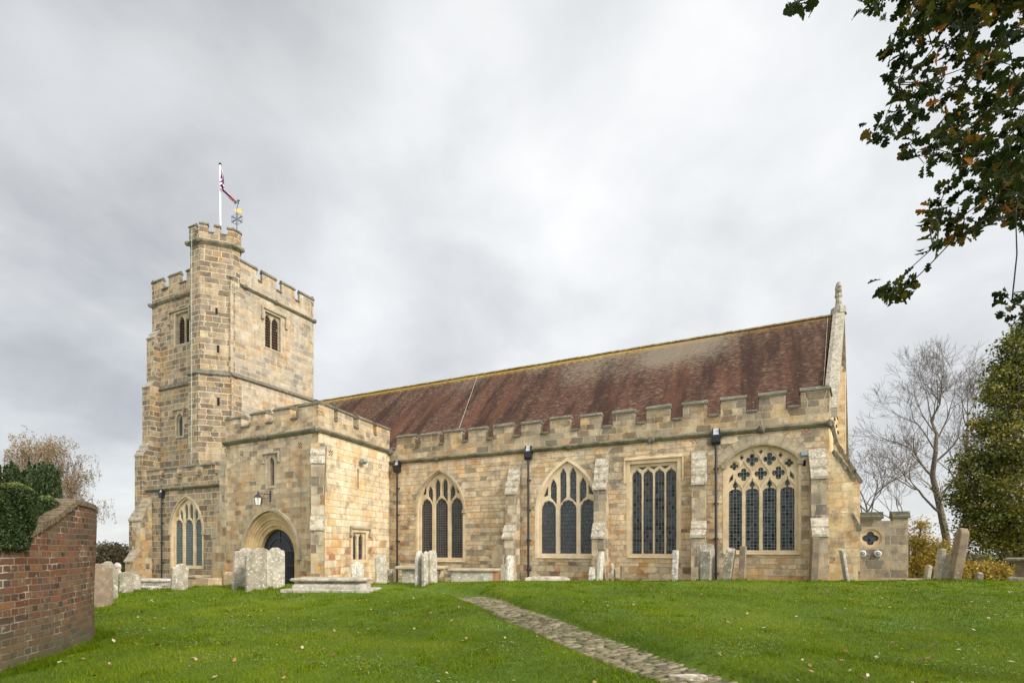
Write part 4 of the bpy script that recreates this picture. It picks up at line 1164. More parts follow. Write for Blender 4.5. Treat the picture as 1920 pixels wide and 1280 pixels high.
s = MB(); s.loops(sq4(lc, .29, .38), sq4(lc, .07, .56)); s.loops(sq4(lc, .16, -.03), sq4(lc, .16, .0)); s.tube(lc+Vector((0, 0, .56)), lc+Vector((0, 0, .68)), .04, n=6)
for i in range(4):
    s.tube(sq4(lc, .155, 0)[i], sq4(lc, .245, .38)[i], .015, n=4)
    m0 = (sq4(lc, .155, 0)[i]+sq4(lc, .155, 0)[(i+1) % 4])/2; m1 = (sq4(lc, .245, .38)[i]+sq4(lc, .245, .38)[(i+1) % 4])/2
    s.tube(m0, m1, .010, n=4)
s.build('lamp_frame', M['iron'], lroot, uv=False)
# floodlight on the porch side
ft, fh = PE.at(675, 865)
fr = empty('floodlight', PE.pt(ft, fh, 0), 'small dark floodlight on the pale east side of the porch', 'floodlight')
s = MB(); PE.box(s, ft-.02, ft+.02, fh-.02, fh+.02, 0, .2); s.build('bracket', M['iron'], fr, uv=False)
s = MB(); PE.prism(s, [(.18, fh-.14), (.40, fh-.04), (.36, fh+.12), (.16, fh+.10)], ft-.18, ft+.18); s.build('lamp_housing', M['steel'], fr, uv=False)
for i, (px, py) in enumerate(((1616.5, 1037), (1645, 1037))):
    t, h = VP_.at(px, py)
    r = empty('wall_spotlight', VP_.pt(t, h, 0), ['round white wall spotlight nearer the stepped buttress', 'round white wall spotlight directly below the quatrefoil'][i], 'spotlight', 'white spotlights on the vestry wall')
    s = MB()
    n = 16
    for ra, rb, oa, ob in ((.125, .135, 0, .10), (.135, .10, .10, .13), (.10, .085, .13, .06)):
        s.loops([VP_.pt(t+ra*math.cos(2*math.pi*k/n), h+ra*math.sin(2*math.pi*k/n), oa) for k in range(n)], [VP_.pt(t+rb*math.cos(2*math.pi*k/n), h+rb*math.sin(2*math.pi*k/n), ob) for k in range(n)], False, False)
    s.build('ring', M['white'], r, uv=False)
    s = MB(); s.sphere(VP_.pt(t, h, .07), .085, 10, 8); s.build('lamp_head', M['steel'], r, uv=False)

# ---- flagpole and weathervane on the turret
fp = Vector((*(qA+(qB-qA)*.50+(tcn-qA)*.35), EYE+RSTR+.1)); 
Yf = fp.y; fp.x = (413.5-960)/F*Yf
fl = empty('flagpole', fp, 'white flagpole with a limp red, white and blue flag on the stair turret', 'flagpole')
zt = EYE+(1028-309)/F*Yf
s = MB(); s.tube(fp, (fp.x-.03, fp.y, zt), .075, .05, n=10); s.build('pole', M['white'], fl, uv=False, smooth=True)
s = MB(); s.sphere((fp.x-.03, fp.y, zt+.05), .12, 10, 6, .6); s.tube((fp.x-.03, fp.y, zt+.1), (fp.x-.03, fp.y, zt+.2), .02); s.build('finial', M['iron'], fl, uv=False)
def flag_mat():
    m, N, p = newmat('union_flag')
    uv = N.n('ShaderNodeUVMap').outputs[0]; u, v = N.xyz(uv)[:2]
    x = N.math('MULTIPLY', N.math('SUBTRACT', u, .5), 2.0); y = N.math('SUBTRACT', v, .5)      # x in -1..1, y -.5..5
    ax = N.math('ABSOLUTE', x); ay = N.math('ABSOLUTE', y)
    dg = N.math('ABSOLUTE', N.math('SUBTRACT', ax, N.math('MULTIPLY', ay, 2.0)))
    lt = lambda a, b: N.math('LESS_THAN', a, b)
    c = N.mix(lt(dg, .22), (.01, .03, .16), (.8, .8, .8))
    c = N.mix(lt(dg, .075), c, (.45, .01, .02))
    wc = N.math('MAXIMUM', lt(ax, .17), lt(ay, .17)); rc_ = N.math('MAXIMUM', lt(ax, .10), lt(ay, .10))
    c = N.mix(wc, c, (.8, .8, .8)); c = N.mix(rc_, c, (.45, .01, .02))
    setc(N, p, c); p.inputs['Roughness'].default_value = .8
    return m
# limp flag: hangs bunched along the pole, then its fly end blows out to the right
def fpx(px, py, y=0.0): return Vector(((px-960)/F*(Yf+y), Yf+y, EYE+(1028-py)/F*(Yf+y)))
NUf, NVf = 26, 14
top = fpx(414, 312); vsf = []; uvf = []
bot = fpx(415, 357)
pathA = [fpx(414.5, 312), fpx(418, 325), fpx(419, 340), fpx(420, 352), fpx(424, 361), fpx(432, 367), fpx(443, 378)]
pathB = [fpx(413.8, 334), fpx(414, 342), fpx(414, 352), fpx(414.5, 358), fpx(421, 361), fpx(430, 372), fpx(441, 381)]
def samp(P, f):
    f *= len(P)-1; i = min(int(f), len(P)-2); return P[i].lerp(P[i+1], f-i)
for i in range(NUf+1):
    u = i/NUf
    for j in range(NVf+1):
        v = j/NVf
        p = samp(pathB, u).lerp(samp(pathA, u), v)
        p = p+Vector((.10*math.sin(v*9+u*3)*min(1, u*4+.15), .20*math.sin(v*12+u*5)*min(1, u*3+.2), 0))
        vsf.append(p); uvf.append((u, v))
s = MB(); s.add(vsf, [(i*(NVf+1)+j, i*(NVf+1)+j+1, (i+1)*(NVf+1)+j+1, (i+1)*(NVf+1)+j) for i in range(NUf) for j in range(NVf)])
fo = s.build('flag', flag_mat(), fl, uv=False, recalc=False, smooth=True)
ul = fo.data.uv_layers.new(name='UVMap'); dd = []
for l in fo.data.loops: dd += list(uvf[l.vertex_index])
ul.data.foreach_set('uv', dd)
# vane
vx = (444.3-960)/F; Yv = 41.6
def vpx(px, py): return Vector(((px-960)/F*Yv, Yv, EYE+(1028-py)/F*Yv))
vr = empty('weathervane', vpx(444.5, 436), 'wrought iron weathervane with gilded banner and scrollwork beside the flagpole', 'weathervane')
s = MB(); s.tube(vpx(444.5, 440), vpx(443.8, 395), .045, .03, n=6); s.tube(vpx(443.8, 395), vpx(447, 374), .03, n=6)
for a, b in (((443.5, 377.5), (450, 376)), ((446, 374), (447.6, 382))): s.tube(vpx(*a), vpx(*b), .035, n=5)
s.build('rod', M['iron'], vr, uv=False)
s = MB(); c = vpx(444.2, 411)
for k in range(6):
    a = R(30+60*k); d = Vector((math.cos(a), 0, math.sin(a)))*.52; e = c+d
    s.tube(c, e, .028, n=5)
    for sg in (-1, 1):
        a2 = a+sg*.9; m_ = c+d*.55; s.tube(m_, m_+Vector((math.cos(a2), 0, math.sin(a2)))*.24, .022, n=5)
        m_ = c+d*.85; s.tube(m_, m_+Vector((math.cos(a2), 0, math.sin(a2)))*.12, .018, n=5)
for k in range(12):
    a, b = 2*math.pi*k/12, 2*math.pi*(k+1)/12
    s.tube(c+Vector((.2*math.cos(a), 0, .2*math.sin(a))), c+Vector((.2*math.cos(b), 0, .2*math.sin(b))), .02, n=5)
s.build('scrollwork', M['iron'], vr, uv=False)
s = MB(); pb = [(438, 391), (440, 393.5), (444, 391.5), (450, 392), (455, 391.5), (452.5, 394.5), (455, 397), (453, 400.5), (448, 399), (441, 396.5), (439.5, 394.5)]
s.loops([vpx(*q)-Vector((0, .02, 0)) for q in pb], [vpx(*q)+Vector((0, .02, 0)) for q in pb]); s.build('banner', M['gold'], vr, uv=False)
# ================================================================== GROUND
PATHP = np.array([(5.6, .5), (4.3, 2.6), (2.45, 5.85), (1.50, 7.5), (.75, 9.4), (-.10, 11.5), (-1.36, 14.6), (-3.6, 17.6), (-8.0, 20.5), (-13, 24.5)], float)
def catmull(P, m=12):
    out = []
    P = np.vstack([2*P[0]-P[1], P, 2*P[-1]-P[-2]])
    for i in range(1, len(P)-2):
        for k in range(m):
            t = k/m; p0, p1, p2, p3 = P[i-1], P[i], P[i+1], P[i+2]
            out.append(.5*((2*p1)+(-p0+p2)*t+(2*p0-5*p1+4*p2-p3)*t*t+(-p0+3*p1-3*p2+p3)*t**3))
    out.append(P[-2]); return np.array(out)
PATHC = catmull(PATHP)
def path_dist(x, y):
    """signed distance to the path centre line (positive = right of it when walking away)"""
    x = np.asarray(x, float); y = np.asarray(y, float)
    best = np.full(x.shape, 1e9); sg = np.zeros(x.shape)
    for a, b in zip(PATHC[:-1], PATHC[1:]):
        d = b-a; L2 = d@d
        t = np.clip(((x-a[0])*d[0]+(y-a[1])*d[1])/L2, 0, 1)
        ex = x-(a[0]+d[0]*t); ey = y-(a[1]+d[1]*t); r = np.hypot(ex, ey)
        c = d[0]*ey-d[1]*ex
        m = r < best; best = np.where(m, r, best); sg = np.where(m, np.sign(-c), sg)
    return best*np.where(sg == 0, 1, sg)
def sstep(x, a, b):
    t = np.clip((x-a)/(b-a), 0, 1); return t*t*(3-2*t)
def zg0(x, y):
    x = np.asarray(x, float); y = np.asarray(y, float)
    ye = np.maximum(y, 6.0); u = np.clip(x/ye, -1.2, 1.2)
    k = np.interp(u, [-.85, -.55, -.3, .15, .5], [.083, .0755, .0728, .0675, .0672])
    Yc = np.interp(u, [-.2, .1], [19.0, 16.5])
    near = 1.6+(k*Yc-1.6)*np.clip((ye-6)/(Yc-6), 0, 1)
    far = k*np.minimum(ye, 150)+np.maximum(ye-150, 0)*.02
    h = np.where(ye < Yc, near, far)
    h = np.minimum(h, 40)
    und = .030*np.sin(x*.9+1.3*np.sin(y*.5))*np.sin(y*.8+.6)+.018*np.sin(x*2.3+y*1.1)*np.sin(y*1.9-x*.7+1)
    und = und*np.clip((24-ye)/8, 0, 1)
    return EYE-h+und
def zg(x, y):
    d = path_dist(x, y); z = zg0(x, y)
    w = sstep(-np.abs(d), -.66, -.44)
    bank = .11*sstep(d, .38, 1.0)*(1-sstep(d, 1.2, 3.2))+.05*sstep(-d, .38, .8)*(1-sstep(-d, .8, 2.0))
    return z+(bank-.10*w)*np.clip((20-np.asarray(y, float))/4, 0, 1)
def zg1(x, y): return float(zg(np.array([x]), np.array([y]))[0])

ys = np.concatenate([np.linspace(-30, 2, 9), np.linspace(2.5, 21, 124), np.geomspace(21.5, 3500, 46)])
us = np.concatenate([np.linspace(-3.2, -1.15, 8), np.linspace(-1.12, 1.12, 190), np.linspace(1.16, 3.2, 8)])
gv = []; 
YY, UU = np.meshgrid(ys, us, indexing='ij')
XX = UU*np.maximum(YY, 6)
ZZ = zg(XX.ravel(), YY.ravel()).reshape(XX.shape)
nr, nc = XX.shape
V = np.stack([XX, YY, ZZ], -1).reshape(-1, 3)
I = np.arange(nr*nc).reshape(nr, nc)
Fq = np.stack([I[:-1, :-1], I[:-1, 1:], I[1:, 1:], I[1:, :-1]], -1).reshape(-1, 4)
def npmesh(name, V, Fq, mat, parent=None, var=None, smooth=False):
    me = bpy.data.meshes.new(name); k = Fq.shape[1]
    me.vertices.add(len(V)); me.vertices.foreach_set('co', V.astype(np.float32).ravel())
    me.loops.add(Fq.size); me.loops.foreach_set('vertex_index', Fq.astype(np.int32).ravel())
    me.polygons.add(len(Fq)); me.polygons.foreach_set('loop_start', (np.arange(len(Fq))*k).astype(np.int32))
    me.polygons.foreach_set('loop_total', np.full(len(Fq), k, np.int32)) if hasattr(me.polygons[0] if len(Fq) else None, 'loop_total') and False else None
    if var is not None:
        at = me.attributes.new('var', 'FLOAT', 'FACE'); at.data.foreach_set('value', var.astype(np.float32))
    if smooth: me.polygons.foreach_set('use_smooth', np.ones(len(Fq), bool))
    me.materials.append(mat); me.update(calc_edges=True); me.validate()
    return put(name, me, parent)
ground = npmesh('lawn', V, Fq, M['lawn'], smooth=True); tag(ground, kind='structure')

# path of worn stone setts, rows laid across
def frame_at(s_):
    seg = np.diff(PATHC, axis=0); L = np.hypot(seg[:, 0], seg[:, 1]); cum = np.concatenate([[0], np.cumsum(L)])
    i = min(np.searchsorted(cum, s_, 'right')-1, len(seg)-1); t = (s_-cum[i])/L[i]
    return PATHC[i]+seg[i]*t, seg[i]/L[i], cum[-1]
m, N, p = newmat('path_setts')
a = N.n('ShaderNodeAttribute', _attribute_name='var').outputs['Fac']; g = N.n('ShaderNodeNewGeometry').outputs['Position']
c = N.ramp(a, [(0, (.085, .07, .04)), (.4, (.15, .125, .07)), (.75, (.25, .21, .13)), (1, (.12, .105, .06))])
f = N.noise(g, 25, 5, .7); fm = N.math('ADD', .55, N.math('MULTIPLY', f, .9)); c = N.mix(1.0, c, N.comb(fm, fm, fm), 'MULTIPLY')
c = N.mix(N.math('MULTIPLY', N.step(N.noise(g, 3, 4, .65), .50, .66), .5), c, (.085, .11, .03)); setc(N, p, c); bump(N, p, f, .8, .012); M['setts'] = m
s_ = .3; pv_ = []; pf_ = []; pvar = []
rr = random.Random(3)
tot = frame_at(0)[2]
while s_ < 15.5:
    c0, t0, _ = frame_at(s_); n0 = np.array([t0[1], -t0[0]])
    wrow = rr.uniform(.060, .090); x = -.40+rr.uniform(-.09, .07); xe = .40+rr.uniform(-.07, .09)
    while x < xe:
        L_ = rr.uniform(.13, .30)
        if rr.random() < .84:
            ctr = c0+n0*(x+L_/2)+t0*wrow/2
            z = float(zg0(ctr[0], ctr[1]))-.050+rr.uniform(-.004, .004)-abs(x+L_/2)*.02; tl = rr.uniform(-.006, .006)
            k = len(pv_); g_ = .008; hx = L_/2-g_/2; hy = wrow/2-g_/2; b_ = .005
            for q, (dx_, dy_) in enumerate(((-hx, -hy), (hx, -hy), (hx, hy), (-hx, hy))):
                e = ctr+n0*(dx_+rr.uniform(-.006, .006))+t0*(dy_+rr.uniform(-.006, .006)); pv_.append((e[0], e[1], z-.05))
            for q, (dx_, dy_) in enumerate(((-hx+b_, -hy+b_), (hx-b_, -hy+b_), (hx-b_, hy-b_), (-hx+b_, hy-b_))):
                e = ctr+n0*dx_+t0*dy_; pv_.append((e[0], e[1], z+tl*dx_*10))
            fs = [(0, 1, 5, 4), (1, 2, 6, 5), (2, 3, 7, 6), (3, 0, 4, 7), (4, 5, 6, 7)]
            pf_ += [tuple(i+k for i in f) for f in fs]; pvar += [rr.random()]*5
        x += L_
    s_ += wrow
pathob = npmesh('path', np.array(pv_), np.array(pf_), M['setts'], var=np.array(pvar)); tag(pathob, kind='structure')
# earth bed under the setts
bed = []; 
for i in range(0, 60):
    c0, t0, _ = frame_at(min(i*.27, 15.6)); n0 = np.array([t0[1], -t0[0]])
    for x in (-.54, 0, .54):
        q = c0+n0*x; bed.append((q[0], q[1], float(zg(q[0:1], q[1:2])[0])+.012 if False else float(zg0(q[0], q[1]))-.078))
bf = []
for i in range(59):
    for j in range(2): bf.append((3*i+j, 3*i+j+1, 3*i+j+4, 3*i+j+3))
o = npmesh('path_bed', np.array(bed), np.array(bf), rough_stone('path_earth', (.10, .085, .05), (.06, .07, .025), (.20, .17, .11), .3, 3, .6), smooth=True); tag(o, kind='structure')
# pale slab set into the path
sx, sy = (1293-960)/F*6.25, 6.25
s = MB(); pts = []
for i in range(14):
    a = 2*math.pi*i/14; r = 1+.12*math.sin(3*a)+rr.uniform(-.05, .05); pts.append((sx+.25*r*math.cos(a), sy+.11*r*math.sin(a)))
zt_ = float(zg0(sx, sy))-.02
s.loops([(x, y, zt_-.08) for x, y in pts], [(sx+(x-sx)*.96, sy+(y-sy)*.96, zt_) for x, y in pts])
tag(s.build('path_slab', M['lichen'], None, uv=False), kind='structure')

# ------------------------------------------------------------------ grass blades
def blades(n, y0, y1, hmin, hmax, wd, um=1.12, mask=None, xr=None):
    y = np.sqrt(rng.uniform(y0*y0, y1*y1, n)) if xr is None else rng.uniform(y0, y1, n)
    x = rng.uniform(-um, um, n)*y if xr is None else rng.uniform(xr[0], xr[1], n)
    d = path_dist(x, y)
    keep = (np.abs(d) > .44) | (rng.random(n) < np.clip(.10+.75*sstep(np.abs(d), .12, .46)+.35*(np.sin(x*5+y*3+2*np.sin(y*4)) > .2), 0, 1)*.62)
    # outside of the brick wall
    wx = np.interp(y, [p[1] for p in WALLP], [p[0] for p in WALLP])
    keep &= ~((x < wx-.0) & (y < 9.9))
    if mask is not None: keep &= mask(x, y)
    x, y = x[keep], y[keep]; n = len(x)
    z = zg(x, y)
    tuft = .5+.5*np.sin(x*3.1+np.sin(y*2.3)*1.7)*np.sin(y*2.7+np.sin(x*1.9)*1.3)
    tuft2 = .5+.5*np.sin(x*9.1+2*np.sin(y*7.3))*np.sin(y*8.7+2*np.sin(x*6.9))
    h = rng.uniform(hmin, hmax, n)*(.55+.5*tuft+.35*tuft2)
    az = rng.uniform(0, 2*np.pi, n); le = rng.uniform(.1, 1.0, n)*h
    wdx = np.cos(az+1.57)*wd*rng.uniform(.6, 1.3, n); wdy = np.sin(az+1.57)*wd*rng.uniform(.6, 1.3, n)
    P = np.stack([x, y, z-.004], -1)
    a = P-np.stack([wdx, wdy, 0*x], -1)/2; b = P+np.stack([wdx, wdy, 0*x], -1)/2
    c = P+np.stack([np.cos(az)*le, np.sin(az)*le, h], -1)
    V = np.stack([a, b, c], 1).reshape(-1, 3); Fq = np.arange(3*n).reshape(-1, 3)
    big = np.sin(x*.55+1.5*np.sin(y*.4))*np.sin(y*.7+1.2*np.sin(x*.35))+.6*np.sin(x*1.7+y*.9)*np.sin(y*2.1-x*.6)
    var = np.clip(.42+.25*(tuft-.5)+.16*big+rng.normal(0, .17, n), 0, 1)
    return V, Fq, var
WALLP = [(-6.05, -3), (-6.1, 1.5), (-6.2, 4.0), (-6.36, 5.5), (-6.50, 6.3), (-6.74, 7.1), (-7.0, 7.8), (-7.36, 8.6), (-7.82, 9.2), (-8.35, 9.6), (-9.3, 9.95), (-11.5, 10.2)]
Vs = []; Fs = []; vr_ = []; k0 = 0
for (n, y0, y1, h0, h1, w_) in ((230000, 4.6, 9.0, .018, .05, .0065), (150000, 9.0, 14.0, .02, .055, .011), (110000, 14, 20.5, .02, .065, .018), (30000, 20.5, 30, .03, .08, .03)):
    V, Fq, va = blades(n, y0, y1, h0, h1, w_); Vs.append(V); Fs.append(Fq+k0); vr_.append(va); k0 += len(V)
# longer unmown grass along the wall foot, path edges and at the foot of the church and stones
def nearwall(x, y):
    wx = np.interp(y, [p[1] for p in WALLP], [p[0] for p in WALLP]); return (x-wx < .28+.12*np.sin(y*5))
V, Fq, va = blades(60000, 4.5, 9.9, .05, .13, .008, mask=nearwall, xr=(-8.5, -5.9)); Vs.append(V); Fs.append(Fq+k0); vr_.append(va*.7); k0 += len(V)
V, Fq, va = blades(160000, 4.6, 16, .03, .075, .008, mask=lambda x, y: (np.abs(path_dist(x, y)) < .66), um=.9); Vs.append(V); Fs.append(Fq+k0); vr_.append(va*.8); k0 += len(V)
tx = rng.uniform(5.0, 18, 230); tu = rng.uniform(-1.05, 1.05, 230)*tx
cx = np.repeat(tu, 110)+rng.normal(0, .13, 230*110)*np.repeat(rng.uniform(.4, 1.8, 230), 110); cy = np.repeat(tx, 110)+rng.normal(0, .13, 230*110)
k_ = (np.abs(path_dist(cx, cy)) > .4) & ~((cx < np.interp(cy, [p[1] for p in WALLP], [p[0] for p in WALLP])) & (cy < 9.9)); cx, cy = cx[k_], cy[k_]; n_c = len(cx)
hz = rng.uniform(.03, .07, n_c); az = rng.uniform(0, 6.28, n_c); P = np.stack([cx, cy, zg(cx, cy)-.005], -1); wv = np.stack([np.cos(az+1.57), np.sin(az+1.57), 0*az], -1)*(.0035+.0005*cy)[:, None]
V = np.stack([P-wv, P+wv, P+np.stack([np.cos(az)*hz*.7, np.sin(az)*hz*.7, hz], -1)], 1).reshape(-1, 3)
Vs.append(V); Fs.append(np.arange(3*n_c).reshape(-1, 3)+k0); vr_.append(np.clip(rng.normal(.40, .2, n_c), 0, 1)); k0 += len(V)
gr = npmesh('grass', np.vstack(Vs), np.vstack(Fs), M['bladeg'], var=np.concatenate(vr_)); tag(gr, 'short bright green churchyard grass with longer tufts by the wall', 'grass', kind='stuff')
# moss / clover patches and fallen leaves
def flakes(n, y0, y1, smin, smax, patchy, lift, um=1.1):
    y = np.sqrt(rng.uniform(y0*y0, y1*y1, n)); x = rng.uniform(-um, um, n)*y
    if patchy:
        k = (np.sin(x*1.7+2*np.sin(y*1.1))*np.sin(y*1.9+1.5*np.sin(x*.9)) > .35); x, y = x[k], y[k]
    wx = np.interp(y, [p[1] for p in WALLP], [p[0] for p in WALLP]); k = x > wx+.05; x, y = x[k], y[k]
    n = len(x); z = zg(x, y)+lift; s = rng.uniform(smin, smax, n); az = rng.uniform(0, 6.28, n); t = rng.normal(0, .35, (n, 2))
    V = []
    for a, r in ((0, 1), (1.3, .55), (3.14, .9), (4.9, .6)):
        dx_ = np.cos(az+a)*s*r; dy_ = np.sin(az+a)*s*r
        V.append(np.stack([x+dx_, y+dy_, z+dx_*t[:, 0]+dy_*t[:, 1]+s*.15*abs(math.sin(a*2))], -1))
    V = np.stack(V, 1).reshape(-1, 3); return V, np.arange(4*n).reshape(-1, 4), rng.random(n)
V, Fq, va = flakes(26000, 4.8, 12, .008, .020, True, .030); o = npmesh('clover', V, Fq, M['clover'], var=va); tag(o, 'pale clover and moss patches in the near lawn', 'clover', kind='stuff')
V, Fq, va = flakes(900, 4.8, 15, .015, .048, False, .035); o = npmesh('fallen_leaves', V, Fq, M['litter'], var=va); tag(o, 'scattered brown and tan fallen leaves on the grass', 'fallen leaves', kind='stuff')

# ================================================================== BRICK WALL, HEDGE
WP = catmull(np.array(WALLP), 10)
seg = np.hypot(*np.diff(WP, axis=0).T); WC = np.concatenate([[0], np.cumsum(seg)])
def wtop(i):
    x, y = WP[i]
    if x < -7.05 or y > 7.95: return EYE+.71-.055*min(1, max(0, (WC[i]-WC[np.argmin(np.abs(WP[:, 1]-7.95))])/1.8))
    t = min(1, max(0, (y-6.55)/(7.95-6.55))); return EYE+.10+.61*(t**1.15)
n_ = len(WP); tan = np.gradient(WP, axis=0); tan /= np.linalg.norm(tan, axis=1)[:, None]; nrm = np.stack([tan[:, 1], -tan[:, 0]], -1)   # to the lawn side
wall = empty('brick_wall', (-7, 7.5, 0), 'old curving red brick wall with a ramped top on the left', 'wall')
vs = []; fs = []; uvq = []
rows = 12
for i in range(n_):
    zt = wtop(i); 
    for j in range(rows+1):
        z = -.35+(zt+.35)*j/rows; bul = .02*math.sin(WC[i]*1.3+z*2)
        q = WP[i]+nrm[i]*(bul); vs.append((q[0], q[1], z)); uvq.append((WC[i], z))
for i in range(n_-1):
    for j in range(rows): fs.append((i*(rows+1)+j, (i+1)*(rows+1)+j, (i+1)*(rows+1)+j+1, i*(rows+1)+j+1))
kf = len(vs)
for i in range(n_):                                # top and back
    q = WP[i]-nrm[i]*.34; vs.append((q[0], q[1], wtop(i))); vs.append((q[0], q[1], -.35)); uvq += [(WC[i], wtop(i)+.34), (WC[i], -.35)]
for i in range(n_-1):
    a, b = i*(rows+1)+rows, (i+1)*(rows+1)+rows
    fs.append((a, b, kf+2*i+2, kf+2*i)); fs.append((kf+2*i, kf+2*i+2, kf+2*i+3, kf+2*i+1))
me = bpy.data.meshes.new('brickwork'); me.from_pydata(vs, [], fs); ul = me.uv_layers.new(name='UVMap')
dd = []
for l in me.loops: dd += list(uvq[l.vertex_index])
ul.data.foreach_set('uv', dd); me.materials.append(M['brick']); put('brickwork', me, wall)
# brick-on-edge coping, every brick separately set
s = MB(); d_ = 0.0
i0c = np.argmin(np.abs(WP[:, 1]-6.45))
dl = WC[5]
while dl < WC[-2]:
    i = np.searchsorted(WC, dl)-1; t = (dl-WC[i])/(WC[i+1]-WC[i]); q = WP[i]*(1-t)+WP[i+1]*t; nn = nrm[i]; tt = tan[i]; zt = wtop(i)*(1-t)+wtop(i+1)*t
    slope = (wtop(i+1)-wtop(i))/(WC[i+1]-WC[i]); tv = Vector((tt[0], tt[1], slope)).normalized(); nv = Vector((nn[0], nn[1], 0)); up = nv.cross(tv); up = up if up.z > 0 else -up
    c = Vector((q[0], q[1], zt))+up*(rr.uniform(-.004, .004)); L_ = .070
    def bx(u0, u1, a0, a1, h0, h1):
        A_ = [c+nv*u0+tv*a0+up*h0, c+nv*u1+tv*a0+up*h0, c+nv*u1+tv*a0+up*h1, c+nv*u0+tv*a0+up*h1]
        B_ = [p_+tv*(a1-a0) for p_ in A_]; s.loops(A_, B_)
    o_ = rr.uniform(-.006, .006)
    bx(-.37, .030+o_, 0, L_-.008, .004, .085)
    dl += L_
s.build('wall_coping', M['brickcoping'], wall, uv=False)
# crack
s = MB()
def wpt(px, H, o):                                  # point on the wall face under photo x
    u = (px-960)/F; i = int(np.argmin(np.abs(WP[:, 0]/np.maximum(WP[:, 1], .1)-u)+(WP[:, 1] > 9.3)*9+(WP[:, 1] < 4)*9)); q = WP[i]; 
    # refine on segment
    q2 = WP[min(i+1, n_-1)]; f0 = q[0]-u*q[1]; f1 = q2[0]-u*q2[1]; t = f0/(f0-f1) if abs(f0-f1) > 1e-9 else 0; t = max(-1, min(1, t)); q = q+(q2-q)*t
    q = q+nrm[i]*(o+.02*math.sin(WC[i]*1.3)); return Vector((q[0], q[1], EYE+H))
cr = [(23, .10), (24, -.05), (30, -.12), (31, -.32), (37, -.42), (37, -.60), (39, -.75), (37.5, -.95)]
for (xa, ha), (xb, hb_) in zip(cr, cr[1:]): s.tube(wpt(xa, ha, .0), wpt(xb, hb_, .0), .009, n=5)
s.build('crack', M['darkvoid'], wall, uv=False)

# ------------------------------------------------------------------ foliage helper
def leaf_cloud(name, C, size, mat, parent=None, up=0.0, elong=1.0, var=None, nrm_hint=None, droop=0.0):
    """C = Nx3 leaf centres; two-triangle bent leaves with random facing"""
    n = len(C); d = rng.normal(size=(n, 3)); d[:, 2] += up; d /= np.linalg.norm(d, axis=1)[:, None]
    r = rng.normal(size=(n, 3))
    if nrm_hint is not None: r = nrm_hint+rng.normal(size=(n, 3))*.6
    w = np.cross(d, r); w /= np.linalg.norm(w, axis=1)[:, None]+1e-9
    if droop: d[:, 2] -= droop; d /= np.linalg.norm(d, axis=1)[:, None]
    s = (size*rng.uniform(.6, 1.35, n))[:, None]
    V = np.stack([C-d*s*.5*elong, C+w*s*.33, C+d*s*.5*elong, C-w*s*.33], 1).reshape(-1, 3)
    if var is None: var = rng.random(n)
    return npmesh(name, V, np.arange(4*n).reshape(-1, 4), mat, parent, var=var)

# hedge over the wall
hd = empty('clipped_hedge', (-7.8, 6.5, 0), 'dark green clipped hedge rising behind the brick wall', 'hedge')
Hn = 90000
iw = [i for i in range(n_) if 3.3 < WP[i][1] < 8.42 and WP[i][0] > -7.5]
core = MB(); secs = []
def hsec(i, k=1.0, base=.0):
    y = WP[i][1]; e = sstep(8.42-y, 0, .30); top = EYE+(.84-.05*max(0, y-6.3))*1.0; top = wtop(i)-.1+(top-wtop(i)+.1)*math.sqrt(max(e, .02)); 
    bot = wtop(i)-.12; o0, o1 = .07-.27*float(sstep(y, 6.5, 7.3)), -1.7
    sec = []
    for t in np.linspace(0, 1, 13):
        if t < .38: f = t/.38; o = o0+.06*f-.0; z = bot+(top-bot-.12)*f
        elif t < .55: f = (t-.38)/.17; a = f*math.pi/2; o = o0-.10+.12*math.cos(a)+.04; z = top-.12+.12*math.sin(a)
        else: f = (t-.55)/.45; o = o0-.1+(o1-o0)*f; z = top+.03*math.sin(f*3)-(.1*f)
        q = WP[i]+nrm[i]*o; sec.append(Vector((q[0], q[1], z)))
    return sec
secs = [hsec(i) for i in iw]
SA = np.array([[tuple(p) for p in s_] for s_ in secs])            # ns x 13 x 3
ns = len(SA)
a = rng.uniform(0, ns-1.001, Hn); b = rng.uniform(0, 12-.001, Hn)**1.0
ia, ib = a.astype(int), b.astype(int); fa, fb = (a-ia)[:, None], (b-ib)[:, None]
P = SA[ia, ib]*(1-fa)*(1-fb)+SA[ia+1, ib]*fa*(1-fb)+SA[ia, ib+1]*(1-fa)*fb+SA[ia+1, ib+1]*fa*fb
lump = .018*np.sin(P[:, 1]*7+P[:, 2]*5)+.016*np.sin(P[:, 1]*17+P[:, 2]*11+P[:, 0]*9)
cen = np.array([P[:, 0]-.6, P[:, 1], P[:, 2]-.5]).T
dirn = P-cen; dirn /= np.linalg.norm(dirn, axis=1)[:, None]
P = P+dirn*(lump*1.2-rng.exponential(.028, Hn)+.02)[:, None]
lit_top = np.clip(.30+1.6*np.clip((b-5.2)/1.5, 0, .35)+rng.normal(0, .2, Hn)+lump*4, 0, 1)  # top leaves coloured paler, standing in for light on the hedge top
leaf_cloud('foliage', P, .026, M['hedgeleaf'], hd, elong=1.3, var=lit_top)
s = MB(); 
for k in range(ns-1):
    A_ = [Vector(p)+Vector((-.07, 0, -.06)) for p in SA[k]]; B_ = [Vector(p)+Vector((-.07, 0, -.06)) for p in SA[k+1]]
    s.add(A_+B_, [(i, i+1, 13+i+1, 13+i) for i in range(12)])
s.build('twig_core', flat('hedge_inside', (.012, .016, .006), .95), hd, uv=False, recalc=False)

